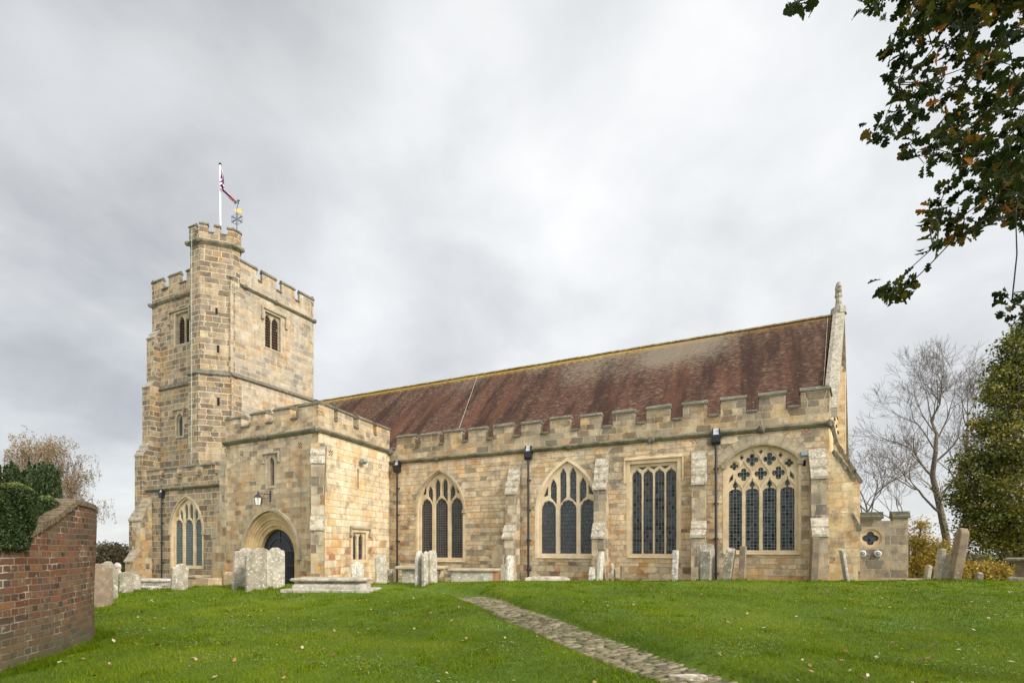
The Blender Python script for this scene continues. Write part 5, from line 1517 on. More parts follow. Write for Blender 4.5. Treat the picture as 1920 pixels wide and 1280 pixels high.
# ------------------------------------------------------------------ trees
def px3(px, py, Y): return np.array([(px-960)/F*Y, Y, EYE+(1028-py)/F*Y])
class Tubes:
    def __init__(s): s.P0 = []; s.P1 = []; s.r0 = []; s.r1 = []
    def add(s, a, b, r0, r1): s.P0.append(a); s.P1.append(b); s.r0.append(r0); s.r1.append(r1)
    def build(s, name, mat, parent, n=5):
        a = np.array(s.P0); b = np.array(s.P1); d = b-a; d /= np.linalg.norm(d, axis=1)[:, None]+1e-9
        ref = np.where(np.abs(d[:, 2:3]) > .9, [[1, 0, 0]], [[0, 0, 1]]); u = np.cross(d, ref); u /= np.linalg.norm(u, axis=1)[:, None]; v = np.cross(d, u)
        th = 2*np.pi*np.arange(n)/n; cs = np.cos(th)[None, :, None]; sn = np.sin(th)[None, :, None]
        ring = u[:, None]*cs+v[:, None]*sn
        A_ = a[:, None]+ring*np.array(s.r0)[:, None, None]; B_ = b[:, None]+ring*np.array(s.r1)[:, None, None]
        V = np.concatenate([A_, B_], 1).reshape(-1, 3); m_ = len(a); base = (np.arange(m_)*2*n)[:, None]
        i = np.arange(n); j = (i+1) % n
        Fq = np.stack([base+i, base+j, base+n+j, base+n+i], -1).reshape(-1, 4)
        return npmesh(name, V, Fq, mat, parent, smooth=True)
def grow(T, p, d, L, r, depth, rnd, ends=None, up=.25, spread=.55, wig=.16, minr=.010, nseg=4, kids=(2, 3)):
    d = np.array(d, float)/np.linalg.norm(d); p = np.array(p, float)
    for i in range(nseg):
        nd = d+rnd.normal(0, wig, 3)*(.6 if depth > 3 else 1)+np.array([0, 0, up*.25]); nd /= np.linalg.norm(nd)
        q = p+nd*L/nseg; rn = r*(1-.38*(i+1)/nseg)/(1-.38*i/nseg)
        T.add(p, q, r, max(rn, minr*.6)); p, d, r = q, nd, max(rn, minr*.6)
        if depth > 0 and i >= 1 and rnd.random() < .5:
            s_ = rnd.normal(size=3); s_ -= s_@d*d; s_ /= np.linalg.norm(s_)
            grow(T, p, d*math.cos(spread*1.3)+s_*math.sin(spread*1.3)+np.array([0, 0, up*.5]), L*rnd.uniform(.5, .72), r*.5, depth-1, rnd, ends, up, spread, wig, minr, nseg, kids)
    if depth <= 0:
        if ends is not None: ends.append(p)
        return
    for k in range(rnd.integers(kids[0], kids[1]+1)):
        s_ = rnd.normal(size=3); s_ -= s_@d*d; s_ /= np.linalg.norm(s_)
        a = spread*rnd.uniform(.5, 1.1)
        grow(T, p, d*math.cos(a)+s_*math.sin(a), L*rnd.uniform(.62, .85), r*.68, depth-1, rnd, ends, up, spread, wig, minr, nseg, kids)

# big bare ash-like tree
def bare_tree(name, label, px, Y, pts, seed, limbs, leaves=None, base_y=1092, r0=.34, minr=.018, group='bare trees behind the church'):
    rnd = np.random.default_rng(seed); T = Tubes(); ends = []
    base = px3(px, base_y, Y); base[2] = zg1(base[0], base[1])-.2
    root = empty(name, tuple(base), label, 'tree', group)
    P = [base]+[px3(x, y, Y)+np.array([0, rnd.uniform(-.5, .5), 0]) for x, y in pts]
    rad = np.linspace(r0, r0*.16, len(P))
    tr = Tubes()
    for i in range(len(P)-1):
        for k in range(3):
            a = P[i]+(P[i+1]-P[i])*k/3; b = P[i]+(P[i+1]-P[i])*(k+1)/3
            tr.add(a, b, rad[i]+(rad[i+1]-rad[i])*k/3, rad[i]+(rad[i+1]-rad[i])*(k+1)/3)
    tr.build('trunk', M['bark'], root, 9)
    for (f, dx_, dz_, L_, dep) in limbs:
        f_ = f*(len(P)-1); i = min(int(f_), len(P)-2); p = P[i]+(P[i+1]-P[i])*(f_-i)
        grow(T, p, (dx_, rnd.uniform(-.5, .5), dz_), L_, max(rad[i]*.5, .06), dep, rnd, ends, minr=minr)
    T.build('crown', M['twig'], root, 4)
    if leaves:
        E_ = np.array(ends); sel = E_[rng.random(len(E_)) < leaves[0]]; C = np.repeat(sel, leaves[1], 0)+rng.normal(0, leaves[2], (len(sel)*leaves[1], 3))
        leaf_cloud('leaves', C, leaves[3], leaves[4], root)
    return root
bare_tree('bare_tree', 'tall bare tree with a bent trunk and fine spreading twigs, nearest the vestry', 1772, 46, [(1768, 1010), (1760, 940), (1750, 890), (1746, 850), (1750, 815), (1753, 785), (1755, 760)], 11,
          [(.16, -.9, .9, 3.04, 4), (.24, -1.3, .75, 3.56, 4), (.30, 1.0, 1.0, 2.64, 4), (.42, -1.1, 1.0, 3.04, 4), (.50, .9, 1.0, 2.97, 4), (.58, -.9, 1.2, 3.04, 4), (.66, .9, 1.2, 3.04, 4), (.72, -.8, 1.2, 2.90, 4), (.82, .7, 1.3, 2.51, 4), (.86, -.5, 1.3, 2.38, 4), (.93, .4, 1.3, 2.11, 3), (1.0, -.1, 1.3, 1.98, 4), (1.0, .4, 1.2, 1.72, 3), (1.0, -.6, 1.0, 1.72, 3)], minr=.013)
bare_tree('bare_tree', 'slimmer bare tree standing partly behind the dense green tree', 1800, 48, [(1808, 970), (1808, 900), (1806, 850), (1808, 810), (1812, 780)], 12,
          [(.35, -1, .8, 2.64, 4), (.5, .9, .9, 2.38, 4), (.6, -.8, 1, 2.38, 4), (.72, .8, 1.2, 2.64, 4), (.85, -.6, 1.2, 1.98, 4), (1, .2, 1.2, 2.11, 4), (1, .7, 1.0, 1.85, 4), (1, -.3, 1.2, 1.85, 3)], r0=.26, minr=.013)
bare_tree('bare_tree', 'small bushy bare tree with rusty leaves right behind the stepped east buttress', 1640, 42, [(1636, 990), (1632, 960)], 13,
          [(.6, -.5, 1.2, 2.88, 3), (.8, .6, 1.2, 2.88, 3), (1, .1, 1.3, 3.31, 3), (1, -.9, 1.0, 3.02, 3), (1, .9, 1.0, 2.59, 3), (1, .4, 1.3, 2.88, 3), (1, -.4, 1.4, 3.17, 3)], leaves=(.22, 3, .25, .15, M['redleaf']), r0=.16, minr=.014)
bare_tree('bare_tree', 'low thin bare tree rising above the top of the vestry wall', 1715, 44, [(1705, 1010), (1690, 985)], 14,
          [(.5, -.9, 1.0, 2.88, 3), (.8, .4, 1.3, 2.59, 3), (1, -.7, .8, 2.59, 3), (1, .2, 1.2, 2.30, 3)], leaves=(.2, 3, .25, .13, M['redleaf']), r0=.12, minr=.013)

def blob_tree(name, label, cat, blobs, Y, n, size, mat, base, group=None, trunk=None, depth=1.0, up=0.0, elong=1.0, shell=.55, clump=.28, var=None, trunkmat='bark', per=34, droop=0.0):
    """crown of many leaf clumps spread through several lobes; trunk with limbs into each lobe"""
    root = empty(name, base, label, cat, group); Cs = []; T = Tubes(); vv = []
    B = [(px3(x, y, Y+dy), r*Y/F) for x, y, r, dy in blobs]; w = np.array([r**2 for _, r in B]); w /= w.sum()
    for (c, r), f in zip(B, w):
        m_ = max(3, int(n*f/per)); d = rng.normal(size=(m_, 3)); d /= np.linalg.norm(d, axis=1)[:, None]
        rad = r*(shell+(1-shell)*rng.random(m_)**.6)*rng.uniform(.5, 1.28, m_)
        d[:, 1] *= depth
        cc_ = c+d*rad[:, None]
        tone = rng.normal(0, .16, m_)
        C = np.repeat(cc_, per, 0)+rng.normal(0, clump, (m_*per, 3))*np.array([1, 1, .7]); Cs.append(C); vv.append(np.repeat(tone, per))
        st = np.array(base)+np.array([0, 0, (c[2]-base[2])*.45]); mid = (st+c)/2+rng.normal(0, .2, 3)
        T.add(np.array(base, float), st, .22*Y/30, .15*Y/30) if len(T.P0) == 0 else None
        T.add(st, mid, .10*Y/30, .07*Y/30); T.add(mid, c, .07*Y/30, .03*Y/30)
        for k in range(min(m_, 22)): T.add(c+rng.normal(0, r*.1, 3), cc_[k], .022*Y/30, .008*Y/30)
    C = np.vstack(Cs); va = np.clip(.45+np.concatenate(vv)+rng.normal(0, .18, len(C))+.16*np.sin(C[:, 0]*.9+C[:, 2]*.8)*np.sin(C[:, 2]*1.1), 0, 1)
    leaf_cloud('crown', C, size, mat, root, up=up, elong=elong, var=va, droop=droop)
    T.build('trunk', M[trunkmat], root, 6)
    return root
# dense green tree on the right
gb = [(1925, 612, 26, 0), (1905, 640, 26, 0), (1945, 650, 36, 0), (1895, 672, 30, 0), (1940, 690, 40, 0), (1862, 735, 20, 0), (1905, 700, 38, 0), (1880, 712, 28, 0), (1880, 740, 34, 1), (1925, 760, 55, 0), (1872, 800, 42, 0), (1838, 800, 22, 0), (1915, 850, 60, -1), (1850, 862, 44, 0), (1812, 868, 24, 0), (1820, 915, 42, 0), (1880, 930, 62, -1), (1795, 940, 22, 0), (1826, 975, 34, 0),
      (1930, 960, 60, -1), (1850, 1005, 42, 0), (1905, 1020, 46, 0), (1812, 1005, 18, 0), (1960, 1000, 60, 0), (1990, 880, 80, 0), (1975, 760, 60, 0), (1940, 1050, 24, 0)]
bx_ = (1885-960)/F*29
blob_tree('evergreen_oak', 'large dense dark green tree at the right edge of the churchyard', 'tree', gb, 29, 62000, .155, M['treeleaf'], (bx_, 29, zg1(bx_, 29)), clump=.24, shell=.35)
# small sprig hanging at the right border and yellow shrubs
blob_tree('yellow_shrub', 'tall golden yellow shrub seen past the end of the vestry', 'shrub', [(1722, 1020, 24, 0), (1742, 1050, 26, 0), (1715, 1060, 22, 0), (1765, 1030, 20, 1), (1752, 1078, 16, 0), (1728, 985, 12, 0), (1700, 1075, 14, 0), (1785, 1055, 16, 0)], 36, 9000, .15, M['yellowleaf'], (29.5, 36, zg1(29.5, 36)), clump=.28, shell=.1, trunkmat='twig', per=20)
blob_tree('yellow_shrub', 'low orange yellow shrub under the dense green tree beside the chest tomb', 'shrub', [(1800, 1078, 16, 0), (1830, 1070, 18, 0), (1860, 1066, 16, 0), (1880, 1076, 16, 0), (1845, 1082, 16, 0), (1815, 1064, 9, 0)], 26, 8000, .11, M['yellowleaf'], (25, 26, zg1(25, 26)), clump=.18, shell=.1, trunkmat='twig', per=20)
blob_tree('distant_shrub', 'thin brown scrub far behind the right hand gravestones', 'shrub', [(1690+i*20, 1058+6*math.sin(i*1.7), 34, 0) for i in range(15)], 60, 16000, .24, M['shrubleaf'], (52, 60, zg1(52, 60)), clump=.5, shell=.1, trunkmat='twig')
# left side
blob_tree('brown_shrub', 'round brown autumn shrub seen between the brick wall and the church', 'shrub', [(205, 1048, 22, 0), (230, 1040, 20, 0), (195, 1035, 18, 0), (250, 1055, 22, 0), (180, 1060, 26, 0), (240, 1075, 22, 0), (215, 1030, 14, 0)], 58, 11000, .24, M['shrubleaf'], (-47, 58, zg1(-47, 58)), clump=.45, shell=.3, trunkmat='twig')
blob_tree('green_shrub', 'low bright green shrub in front of the brown one at the left', 'shrub', [(232, 1076, 12, 0), (246, 1080, 14, 0), (218, 1084, 12, 0)], 50, 3000, .2, M['hedgeleaf'], (-40, 50, zg1(-40, 50)), clump=.3, shell=.3, trunkmat='twig')
# Irish yews: many upright plumes
yb = empty('irish_yew', (-14.5, 15, zg1(-14.5, 15)), 'dark green yew with upright plumes behind the hedge', 'tree')
Cs = []; T = Tubes()
ryw = np.random.default_rng(5)
for k in range(70):
    px = -60+ryw.uniform(0, 172); Y = ryw.uniform(14, 16.5); top = 866+ryw.uniform(-2, 22)+(14 if px > 100 else 0)+(8 if px < 10 else 0)
    tp = px3(px, top, Y); bs = np.array([tp[0], Y, .4]); hgt = tp[2]-.4
    m_ = 1100; t = ryw.random(m_)**.8; rad = (.145*np.minimum(1,(1-t)*2.2)**.8+.012)*np.sqrt(ryw.random(m_)); a = ryw.uniform(0, 6.28, m_)
    Cs.append(np.stack([tp[0]+rad*np.cos(a), Y+rad*np.sin(a), .4+hgt*t], -1)); T.add(bs, tp*.97+bs*.03, .06, .01)
leaf_cloud('crown', np.vstack(Cs), .075, M['yewleaf'], yb, up=1.8, elong=1.9); T.build('trunk', M['bark'], yb, 5)
# weeping birches with thin tan foliage
def birch(label, pxc, Y, top, limbs, seed, n):
    rnd = np.random.default_rng(seed); b = px3(pxc, 1092, Y); b[2] = zg1(b[0], b[1]); root = empty('weeping_birch', tuple(b), label, 'tree', 'weeping birches beyond the wall'); T = Tubes(); tr = Tubes(); C = []
    tp = px3(pxc+4, top+14, Y); 
    for k in range(6): tr.add(b+(tp-b)*k/6, b+(tp-b)*(k+1)/6, .22*(1-k/6.5), .22*(1-(k+1)/6.5))
    tr.build('trunk', M['bark'], root, 8)
    for (x, y, f) in limbs:
        e = px3(x, y, Y)+np.array([0, rnd.uniform(-2, 2), 0]); s0 = b+(tp-b)*f; mid = (s0+e)/2+np.array([0, 0, .8]); prev = s0; pts = []
        for k in range(1, 9):
            t = k/8; q = (1-t)**2*s0+2*t*(1-t)*mid+t*t*e; T.add(prev, q, .07*(1-t)+.015, .06*(1-t)+.012); prev = q; pts.append(q)
        for k in range(n):
            q = pts[rnd.integers(2, 8)]+rnd.normal(0, .45, 3); L_ = rnd.uniform(.5, 2.0); pr = q
            for j in range(5):
                nx = pr+np.array([rnd.normal(0, .08), rnd.normal(0, .08), -L_/5 if j else .05]); T.add(pr, nx, .008, .007)
                C += [pr+(nx-pr)*rnd.random()+rnd.normal(0, .08, 3) for _ in range(3)]; pr = nx
    T.build('crown', M['silvertwig'], root, 3)
    leaf_cloud('leaves', np.array(C), .13, M['birchleaf'], root, droop=.8)
birch('taller weeping birch with tan leaves above the yew at the far left', 62, 44, 822, [(20, 832, .75), (45, 822, .85), (70, 824, .9), (95, 830, .9), (120, 838, .85), (30, 850, .7), (0, 860, .6), (138, 858, .7), (85, 850, .8), (60, 842, .8), (105, 856, .7), (10, 838, .7)], 21, 52)
birch('shorter weeping birch with tan leaves just left of the church tower', 132, 46, 882, [(120, 884, .8), (140, 886, .9), (158, 898, .8), (168, 915, .7), (130, 905, .8), (150, 925, .6), (118, 920, .6), (172, 945, .5), (140, 940, .5), (160, 938, .5)], 22, 46)

# ------------------------------------------------------------------ oak boughs hanging in from the right
oak = empty('overhanging_oak', (7.6, 4.6, zg1(7.6, 4.6)), 'oak tree outside the frame whose dark lobed leaves hang across the top right', 'tree')
OUT = [(0, 0), (.035, .14), (.12, .16), (.17, .21), (.15, .27), (.08, .31), (.19, .35), (.28, .41), (.28, .48), (.17, .52), (.13, .55), (.27, .59), (.36, .67), (.33, .75), (.19, .78), (.22, .86), (.17, .94), (.07, .97), (0, 1.01)]
half = np.array(OUT); LV = np.vstack([half, np.stack([-half[1:-1, 0], half[1:-1, 1]], -1)[::-1]])
clumps = []
cr_ = [(40, 5), (75, 10), (20, 2), (345, 12), (370, 15), (330, 4), (455, 8), (500, 40), (540, 80), (480, 110), (520, 135), (430, 170), (410, 165), (500, 180), (575, 195), (550, 255), (470, 230), (455, 280), (405, 330), (440, 340), (490, 330), (545, 325), (530, 370), (570, 370), (460, 400), (450, 430), (385, 470), (350, 520), (345, 545), (400, 530), (420, 500), (500, 470), (490, 515), (480, 575), (520, 600), (555, 615), (600, 600), (540, 655), (590, 540), (560, 560), (620, 400), (640, 350), (620, 270), (660, 220), (680, 150), (700, 100), (740, 60), (600, 30), (580, 60),
       (700, 560), (690, 605), (680, 680), (725, 660), (760, 600), (800, 640), (850, 700), (900, 720), (900, 650), (860, 600), (700, 750), (740, 755), (780, 765), (770, 820), (760, 890), (825, 850), (700, 860), (690, 935), (660, 955), (715, 920), (605, 805), (580, 835), (640, 845), (600, 890), (570, 870), (572, 975), (565, 1000), (420, 1135), (400, 1145), (455, 1150), (395, 1180), (450, 1165), (470, 1125), (905, 790), (930, 800), (900, 1170), (925, 1225), (930, 1260), (890, 1210), (640, 510), (660, 480), (820, 560), (930, 500)]
for x, y in cr_: clumps.append((1480+x*.4688, y*.4688, 1.0))
ro = np.random.default_rng(9)
for k in range(150):
    x = ro.uniform(1755, 1990); y = ro.uniform(-60, 330)
    if x-1755 < (y-40)*.12-0 and y > 40: continue
    if y > 250 and x < 1800: continue
    if ro.random() < .30 and 60 < y: continue
    clumps.append((x, y, 1.0))
for k in range(90): clumps.append((ro.uniform(1700, 1990), ro.uniform(-80, 35), 1.0))
for k in range(34): clumps.append((ro.uniform(1860, 1990), ro.uniform(310, 400), 1.0))
V_ = []; F_ = []; va_ = []; kk = 0; T = Tubes()
anchor = [px3(1830, -160, 4.0), px3(2010, 0, 4.2), px3(2000, 330, 4.3), px3(1945, 560, 3.9), px3(1945, 580, 3.6), px3(1950, 540, 4.2), px3(1720, -90, 3.8), px3(1600, -70, 3.8)]
# main boughs out of frame to the trunk
tb = np.array([7.6, 4.6, zg1(7.6, 4.6)-.2]); forkp = np.array([7.4, 4.6, 8.4])
T.add(tb, np.array([7.55, 4.6, 2.2]), .34, .29); T.add(np.array([7.55, 4.6, 2.2]), forkp, .29, .16)
for a in anchor:
    mid = (forkp+a)/2+np.array([0.3, 0, .3]); T.add(forkp, mid, .12, .07); T.add(mid, a, .07, .025)
cents = []
for (x, y, w) in clumps:
    Yd = ro.uniform(3.4, 4.5); c = px3(x, y, Yd); cents.append(c)
    nl = ro.integers(5, 9); tone = ro.normal(0, .18)
    rt = ro.uniform(-.5, .5)
    for l in range(nl):
        L_ = ro.uniform(.070, .130)*Yd/3.9
        ax = np.array([ro.normal(-.15, .8), ro.normal(0, .7), ro.normal(-.35, .6)]); ax /= np.linalg.norm(ax)
        si = np.cross(ax, ro.normal(size=3)); si /= np.linalg.norm(si); nn = np.cross(ax, si)
        st = c+ro.normal(0, .030, 3)
        bend = (LV[:, 1]-.5)**2*-.25
        pts = st+ax*(LV[:, 1:2]*L_)+si*(LV[:, 0:1]*L_*ro.uniform(.8, 1.05))+nn*((np.abs(LV[:, 0])*.35+bend)*L_)[:, None]
        V_.append(pts); m_ = len(pts); 
        F_.append(list(range(kk, kk+m_))); kk += m_; va_.append(min(1, max(0, .42+tone+ro.normal(0, .22))))
me = bpy.data.meshes.new('leaves'); me.from_pydata(np.vstack(V_).tolist(), [], F_)
at = me.attributes.new('var', 'FLOAT', 'FACE'); at.data.foreach_set('value', np.array(va_, np.float32)); me.materials.append(M['oakleaf']); put('leaves', me, oak)
# twigs: link each clump to its nearest neighbour that lies nearer an anchor
cents = np.array(cents); AN = np.array(anchor); dist = np.min(np.linalg.norm(cents[:, None]-AN[None], axis=2), axis=1)
allp = np.vstack([cents, AN]); dall = np.concatenate([dist, np.zeros(len(AN))])
for i, c in enumerate(cents):
    dd_ = np.linalg.norm(allp-c, axis=1)+(dall >= dist[i]-.02)*99; j = int(np.argmin(dd_)); e = allp[j]; mid = (c+e)/2+ro.normal(0, .012, 3)+np.array([0, 0, -.01])
    r_ = .0022+.0035*max(0, 1-dist[i]/1.6); T.add(c, mid, r_*.8, r_); T.add(mid, e, r_, r_*1.1)
T.build('trunk', M['oakbark'], oak, 6)
# ================================================================== GRAVESTONES AND TOMBS
def outline(shape, w, h, rnd):
    hw = w/2
    if shape == 'round': top = [(hw*math.cos(a), h-hw*.55+hw*.55*math.sin(a)) for a in np.linspace(0, math.pi, 13)]
    elif shape == 'shoulder':
        r = hw*.66; top = [(hw, h-r*.72), (hw*.88, h-r*.62), (r, h-r*.70)]+[(r*math.cos(a), h-r*.75+r*.75*math.sin(a)) for a in np.linspace(.15, math.pi-.15, 11)]+[(-r, h-r*.70), (-hw*.88, h-r*.62), (-hw, h-r*.72)]
    elif shape == 'scroll':
        top = [(hw, h-.20), (hw*.92, h-.12), (hw*.78, h-.10), (hw*.62, h-.13)]+[(hw*.55*math.cos(a), h-.10+.10*math.sin(a)) for a in np.linspace(.1, math.pi-.1, 9)]+[(-hw*.62, h-.13), (-hw*.78, h-.10), (-hw*.92, h-.12), (-hw, h-.20)]
    elif shape == 'triple':
        top = []
        for c_, hh, r in ((.66, h-.10, .30), (0, h, .40), (-.66, h-.10, .30)):
            top += [(hw*(c_+r*math.cos(a)), hh-hw*r*.7+hw*r*.7*math.sin(a)) for a in np.linspace(.1, math.pi-.1, 8)]
    elif shape == 'gothic': top = [(hw, h-w*.65), (hw*.86, h-w*.42), (hw*.55, h-w*.18), (hw*.2, h-w*.03), (0, h), (-hw*.2, h-w*.03), (-hw*.55, h-w*.18), (-hw*.86, h-w*.42), (-hw, h-w*.65)]
    elif shape == 'flat': top = [(hw, h-.02), (hw*.5, h), (-hw*.5, h-.005), (-hw, h-.02)]
    elif shape == 'swoop': top = [(hw, h-.30), (hw*.7, h-.24), (hw*.4, h-.10), (hw*.1, h-.02), (-hw*.3, h), (-hw*.7, h-.03), (-hw*.8, h-.08), (-hw, h-.06)]
    else: top = [(hw*.9, h-.25), (hw*.6, h-.10), (hw*.2, h-.02), (-hw*.2, h), (-hw*.6, h-.08), (-hw*.95, h-.22)]
    n = 6; side = [(hw, -.15+(top[0][1]+.15)*i/n) for i in range(n)]; sideL = [(-hw, -.15+(top[-1][1]+.15)*(n-1-i)/n) for i in range(n)]
    pts = side+top+sideL
    j = .008 if shape != 'rough' else .03
    return [(x+rnd.uniform(-j, j), z+rnd.uniform(-j, j)) for x, z in pts]
YAW = math.atan2(.909, .416)
def grave(label, px, Y, ytop, w, shape, mat, lean=0.0, side=0.0, yaw=0.0, th=.10, px_is_top=False, group=None, sink=0):
    rnd = random.Random(int(px*7)); X = (px-960)/F*Y; z0 = zg1(X, Y); h = EYE+(1028-ytop)/F*Y-z0; h /= max(.5, math.cos(R(lean)))
    pts = outline(shape, w, h, rnd); s = MB(); A_ = []; n = len(pts); b = .014
    cx, cz = 0, h*.5
    ins = [(x-(b if x > 0 else -b), z-(b if z > h*.6 else 0)) for x, z in pts]
    L0 = [(x, -th/2, z) for x, z in ins]; L1 = [(x, -th/2+b, z) for x, z in pts]; L2 = [(x, th/2-b, z) for x, z in pts]; L3 = [(x, th/2, z) for x, z in ins]
    s.loops(L0, L1, True, False); s.loops(L1, L2, False, False); s.loops(L2, L3, False, True)
    o = s.build('gravestone', M[mat], None, uv=False, weld=True)
    o.location = (X, Y, z0); o.rotation_euler = (R(lean), R(side), YAW+R(yaw)); o.rotation_mode = 'XYZ'
    tag(o, label, 'gravestone', group); return o
G = grave
G('plain dark brown gravestone closest to the end of the brick wall', 186, 13.2, 1056, .62, 'shoulder', 'grave_brown', -2, 0, 0)
G('lichened gravestone with swooping top just right of the dark brown one by the wall', 206, 15.2, 1051, .42, 'swoop', 'grave_grey', 0, 0)
G('stout mottled gravestone standing in front of the white hooded statue', 219, 17.4, 1073, .40, 'scroll', 'grave_grey', 0)
G('round topped mottled gravestone between the statue and a plainer grey stone', 236, 17.2, 1071, .44, 'round', 'grave_grey', 0)
G('plain sloping shouldered grey gravestone left of the white stepped tomb', 252, 17.6, 1076, .36, 'shoulder', 'grave_pale', 0)
G('tan gravestone with curved shoulders leaning slightly right below the west window', 336, 17.6, 1056, .56, 'shoulder', 'grave_pale', 4)
G('tiny pointed footstone just right of the leaning tan gravestone', 352, 18.5, 1086, .24, 'round', 'grave_brown', 0)
G('tiny round footstone on the left of the leaning tan gravestone', 317, 19.5, 1086, .24, 'round', 'grave_grey', 0)
G('pale grey gravestone rearmost and leftmost of the three before the porch door', 460, 18.2, 1027, 1.02, 'scroll', 'grave_pale', 4, 0, 0, .11)
G('big lichened gravestone with rounded head in the middle of the three before the door', 489, 17.5, 1026, 1.16, 'shoulder', 'grave_grey', -1, 0, 0, .12)
G('grey gravestone with scrolled head rightmost of the three before the door', 516, 18.0, 1026, .78, 'scroll', 'grave_pale', 0, 0, 0, .11)
G('small pale gravestone with three lobed top below the two-light porch window', 670, 20.4, 1052, .70, 'triple', 'grave_white', 0)
G('upright round topped pale gravestone in the corner between porch and long wall', 715, 21.0, 1039, .66, 'round', 'grave_pale', -2)
G('tiny grey footstone beside the first drainpipe on the long wall', 732, 23.0, 1066, .34, 'flat', 'grave_grey', 0)
G('white pointed gravestone leftmost of three packed close before the first long wall window', 786, 18.4, 1032, .44, 'gothic', 'grave_white', 1, 0, 0, .12)
G('grey scalloped gravestone in the middle of three packed close before the wall', 799, 18.2, 1033, .44, 'gothic', 'grave_pale', 0, 0, 0, .12)
G('tan gravestone rightmost of three packed close before the first window', 812, 18.4, 1031, .46, 'round', 'grave_pale', -2, 0, 0, .12)
G('low square grey stone close to the left side of the first wall buttress', 942, 24.5, 1057, .5, 'flat', 'grave_grey', 0)
G('slim white gravestone standing alone in front of the first wall buttress', 955, 18.4, 1040, .56, 'round', 'grave_white', 2, 0, 0, .10)
G('small rough cream stone behind the leaning white gravestone at the second buttress', 1110, 22.5, 1062, .44, 'rough', 'grave_white', 0, 0, 0, .2)
G('tall white gravestone leaning right in front of the second buttress', 1124, 18.2, 1033, .46, 'flat', 'grave_white', 4, 0, 0, .12)
G('small worn tan gravestone left one of a pair between second and third windows', 1151, 22.6, 1055, .45, 'rough', 'grave_pale', -4)
G('small worn brown gravestone right one of a pair between second and third windows', 1167, 22.4, 1057, .5, 'round', 'grave_brown', 0)
G('white upright gravestone before the right mullions of the square headed window', 1266, 18.0, 1031, .62, 'flat', 'grave_white', 1, 0, 0, .17)
G('grey gravestone leaning left half hidden behind a rough black-blotched one', 1316, 18.4, 1022, .60, 'flat', 'grave_grey', -5, 0, 0, .16)
G('rough blotched grey gravestone just left of the third drainpipe', 1326, 17.6, 1020, .60, 'rough', 'grave_grey', 1, 0, -12, .34)
G('grey gravestone leaning right just right of the third drainpipe', 1362, 17.4, 1027, .66, 'round', 'grave_grey', 8, 0, -6, .26)
G('narrow brown gravestone below the left light of the four-light traceried window', 1391, 17.4, 1023, .5, 'flat', 'grave_brown', 2, 0, -4, .20)
G('tall narrow gravestone in front of the corner buttress', 1525, 17.0, 1007, .6, 'flat', 'grave_brown', 2, 0, 0, .22)
G('thin pale gravestone leaning left below the stepped east buttress', 1588, 17.6, 1030, .6, 'flat', 'grave_white', -8, 0, 0, .085)
G('small leaning gravestone with white top nearest the vestry corner', 1737, 19.5, 1059, .42, 'flat', 'grave_pale', 7, 0, 0, .12)
G('pale gravestone leaning right, left one of the cluster of three at the right', 1757, 17.6, 1028, .45, 'flat', 'grave_pale', 7, 0, 0, .13)
G('grey gravestone leaning right in the middle of the cluster of three at the right', 1772, 17.2, 1036, .50, 'swoop', 'grave_grey', 9, 0, 0, .14)
G('tallest leaning gravestone with moulded head, right one of the cluster of three', 1788, 16.8, 990, .55, 'scroll', 'grave_brown', 8, 0, 0, .22)
G('tiny grey footstone under the yellow shrub at the right', 1834, 19.5, 1072, .36, 'round', 'grave_grey', 6, 0, 0, .16)
G('tiny white footstone at the foot of the tallest leaning gravestone', 1797, 19.5, 1077, .28, 'flat', 'grave_white', 0, 0, 0, .1)

def rect_lathe(mb, L, W_, prof, c=(0, 0, 0), wob=0.0):
    """moulded rectangular block: prof = [(inset,z)...]"""
    rings = []
    for ins, z in prof:
        x, y = L/2-ins, W_/2-ins; r = min(.03, x*.2)
        rings.append([(c[0]+sx*x-(sx*r if k else 0), c[1]+sy*y-(0 if k else sy*r), c[2]+z) for (sx, sy, k) in ((-1, -1, 0), (-1, -1, 1), (1, -1, 1), (1, -1, 0), (1, 1, 0), (1, 1, 1), (-1, 1, 1), (-1, 1, 0))])
    for i, (a, b) in enumerate(zip(rings, rings[1:])): mb.loops(a, b, i == 0, i == len(rings)-2)
def tomb(name, label, cat, px, Y, parts_, yaw=0.0, dz=0.0):
    X = (px-960)/F*Y; z0 = zg1(X, Y)+dz; root = empty(name, (X, Y, z0), label, cat); root.rotation_euler = (0, 0, math.atan2(-.416, .909)+R(yaw))
    for (nm, L, W_, prof, mat, off) in parts_:
        s = MB(); rect_lathe(s, L, W_, prof, (off[0], off[1], 0)); me_o = s.build(nm, M[mat], None, uv=False); me_o.parent = root
    return root
tomb('chest_tomb', 'long white tomb with moulded rim and flared base in front of the porch corner', 'tomb', 623, 16.6,
     [('plinth', 3.0, 1.25, [(0, -.3), (0, .045), (.03, .06)], 'tomb', (0, .0)), ('base', 2.36, .95, [(.0, .05), (.0, .16), (.05, .22), (.13, .26), (.15, .31)], 'tomb', (0, 0)), ('top_slab', 2.46, 1.05, [(.09, .30), (.02, .325), (0, .36), (.02, .405), (.06, .42)], 'lichen', (0, 0))], yaw=20)
tomb('stepped_tomb', 'low white stepped tomb beside the small left gravestones', 'tomb', 282, 18.8,
     [('lower_step', 2.0, 1.2, [(0, -.4), (0, .10), (.01, .12)], 'grave_white', (-.15, -.1)), ('upper_step', 1.55, .8, [(0, .11), (0, .27)], 'tomb', (.1, .1)), ('top_slab', 1.65, .88, [(.03, .27), (0, .29), (0, .33), (.03, .35)], 'grave_white', (.1, .1))], yaw=12)
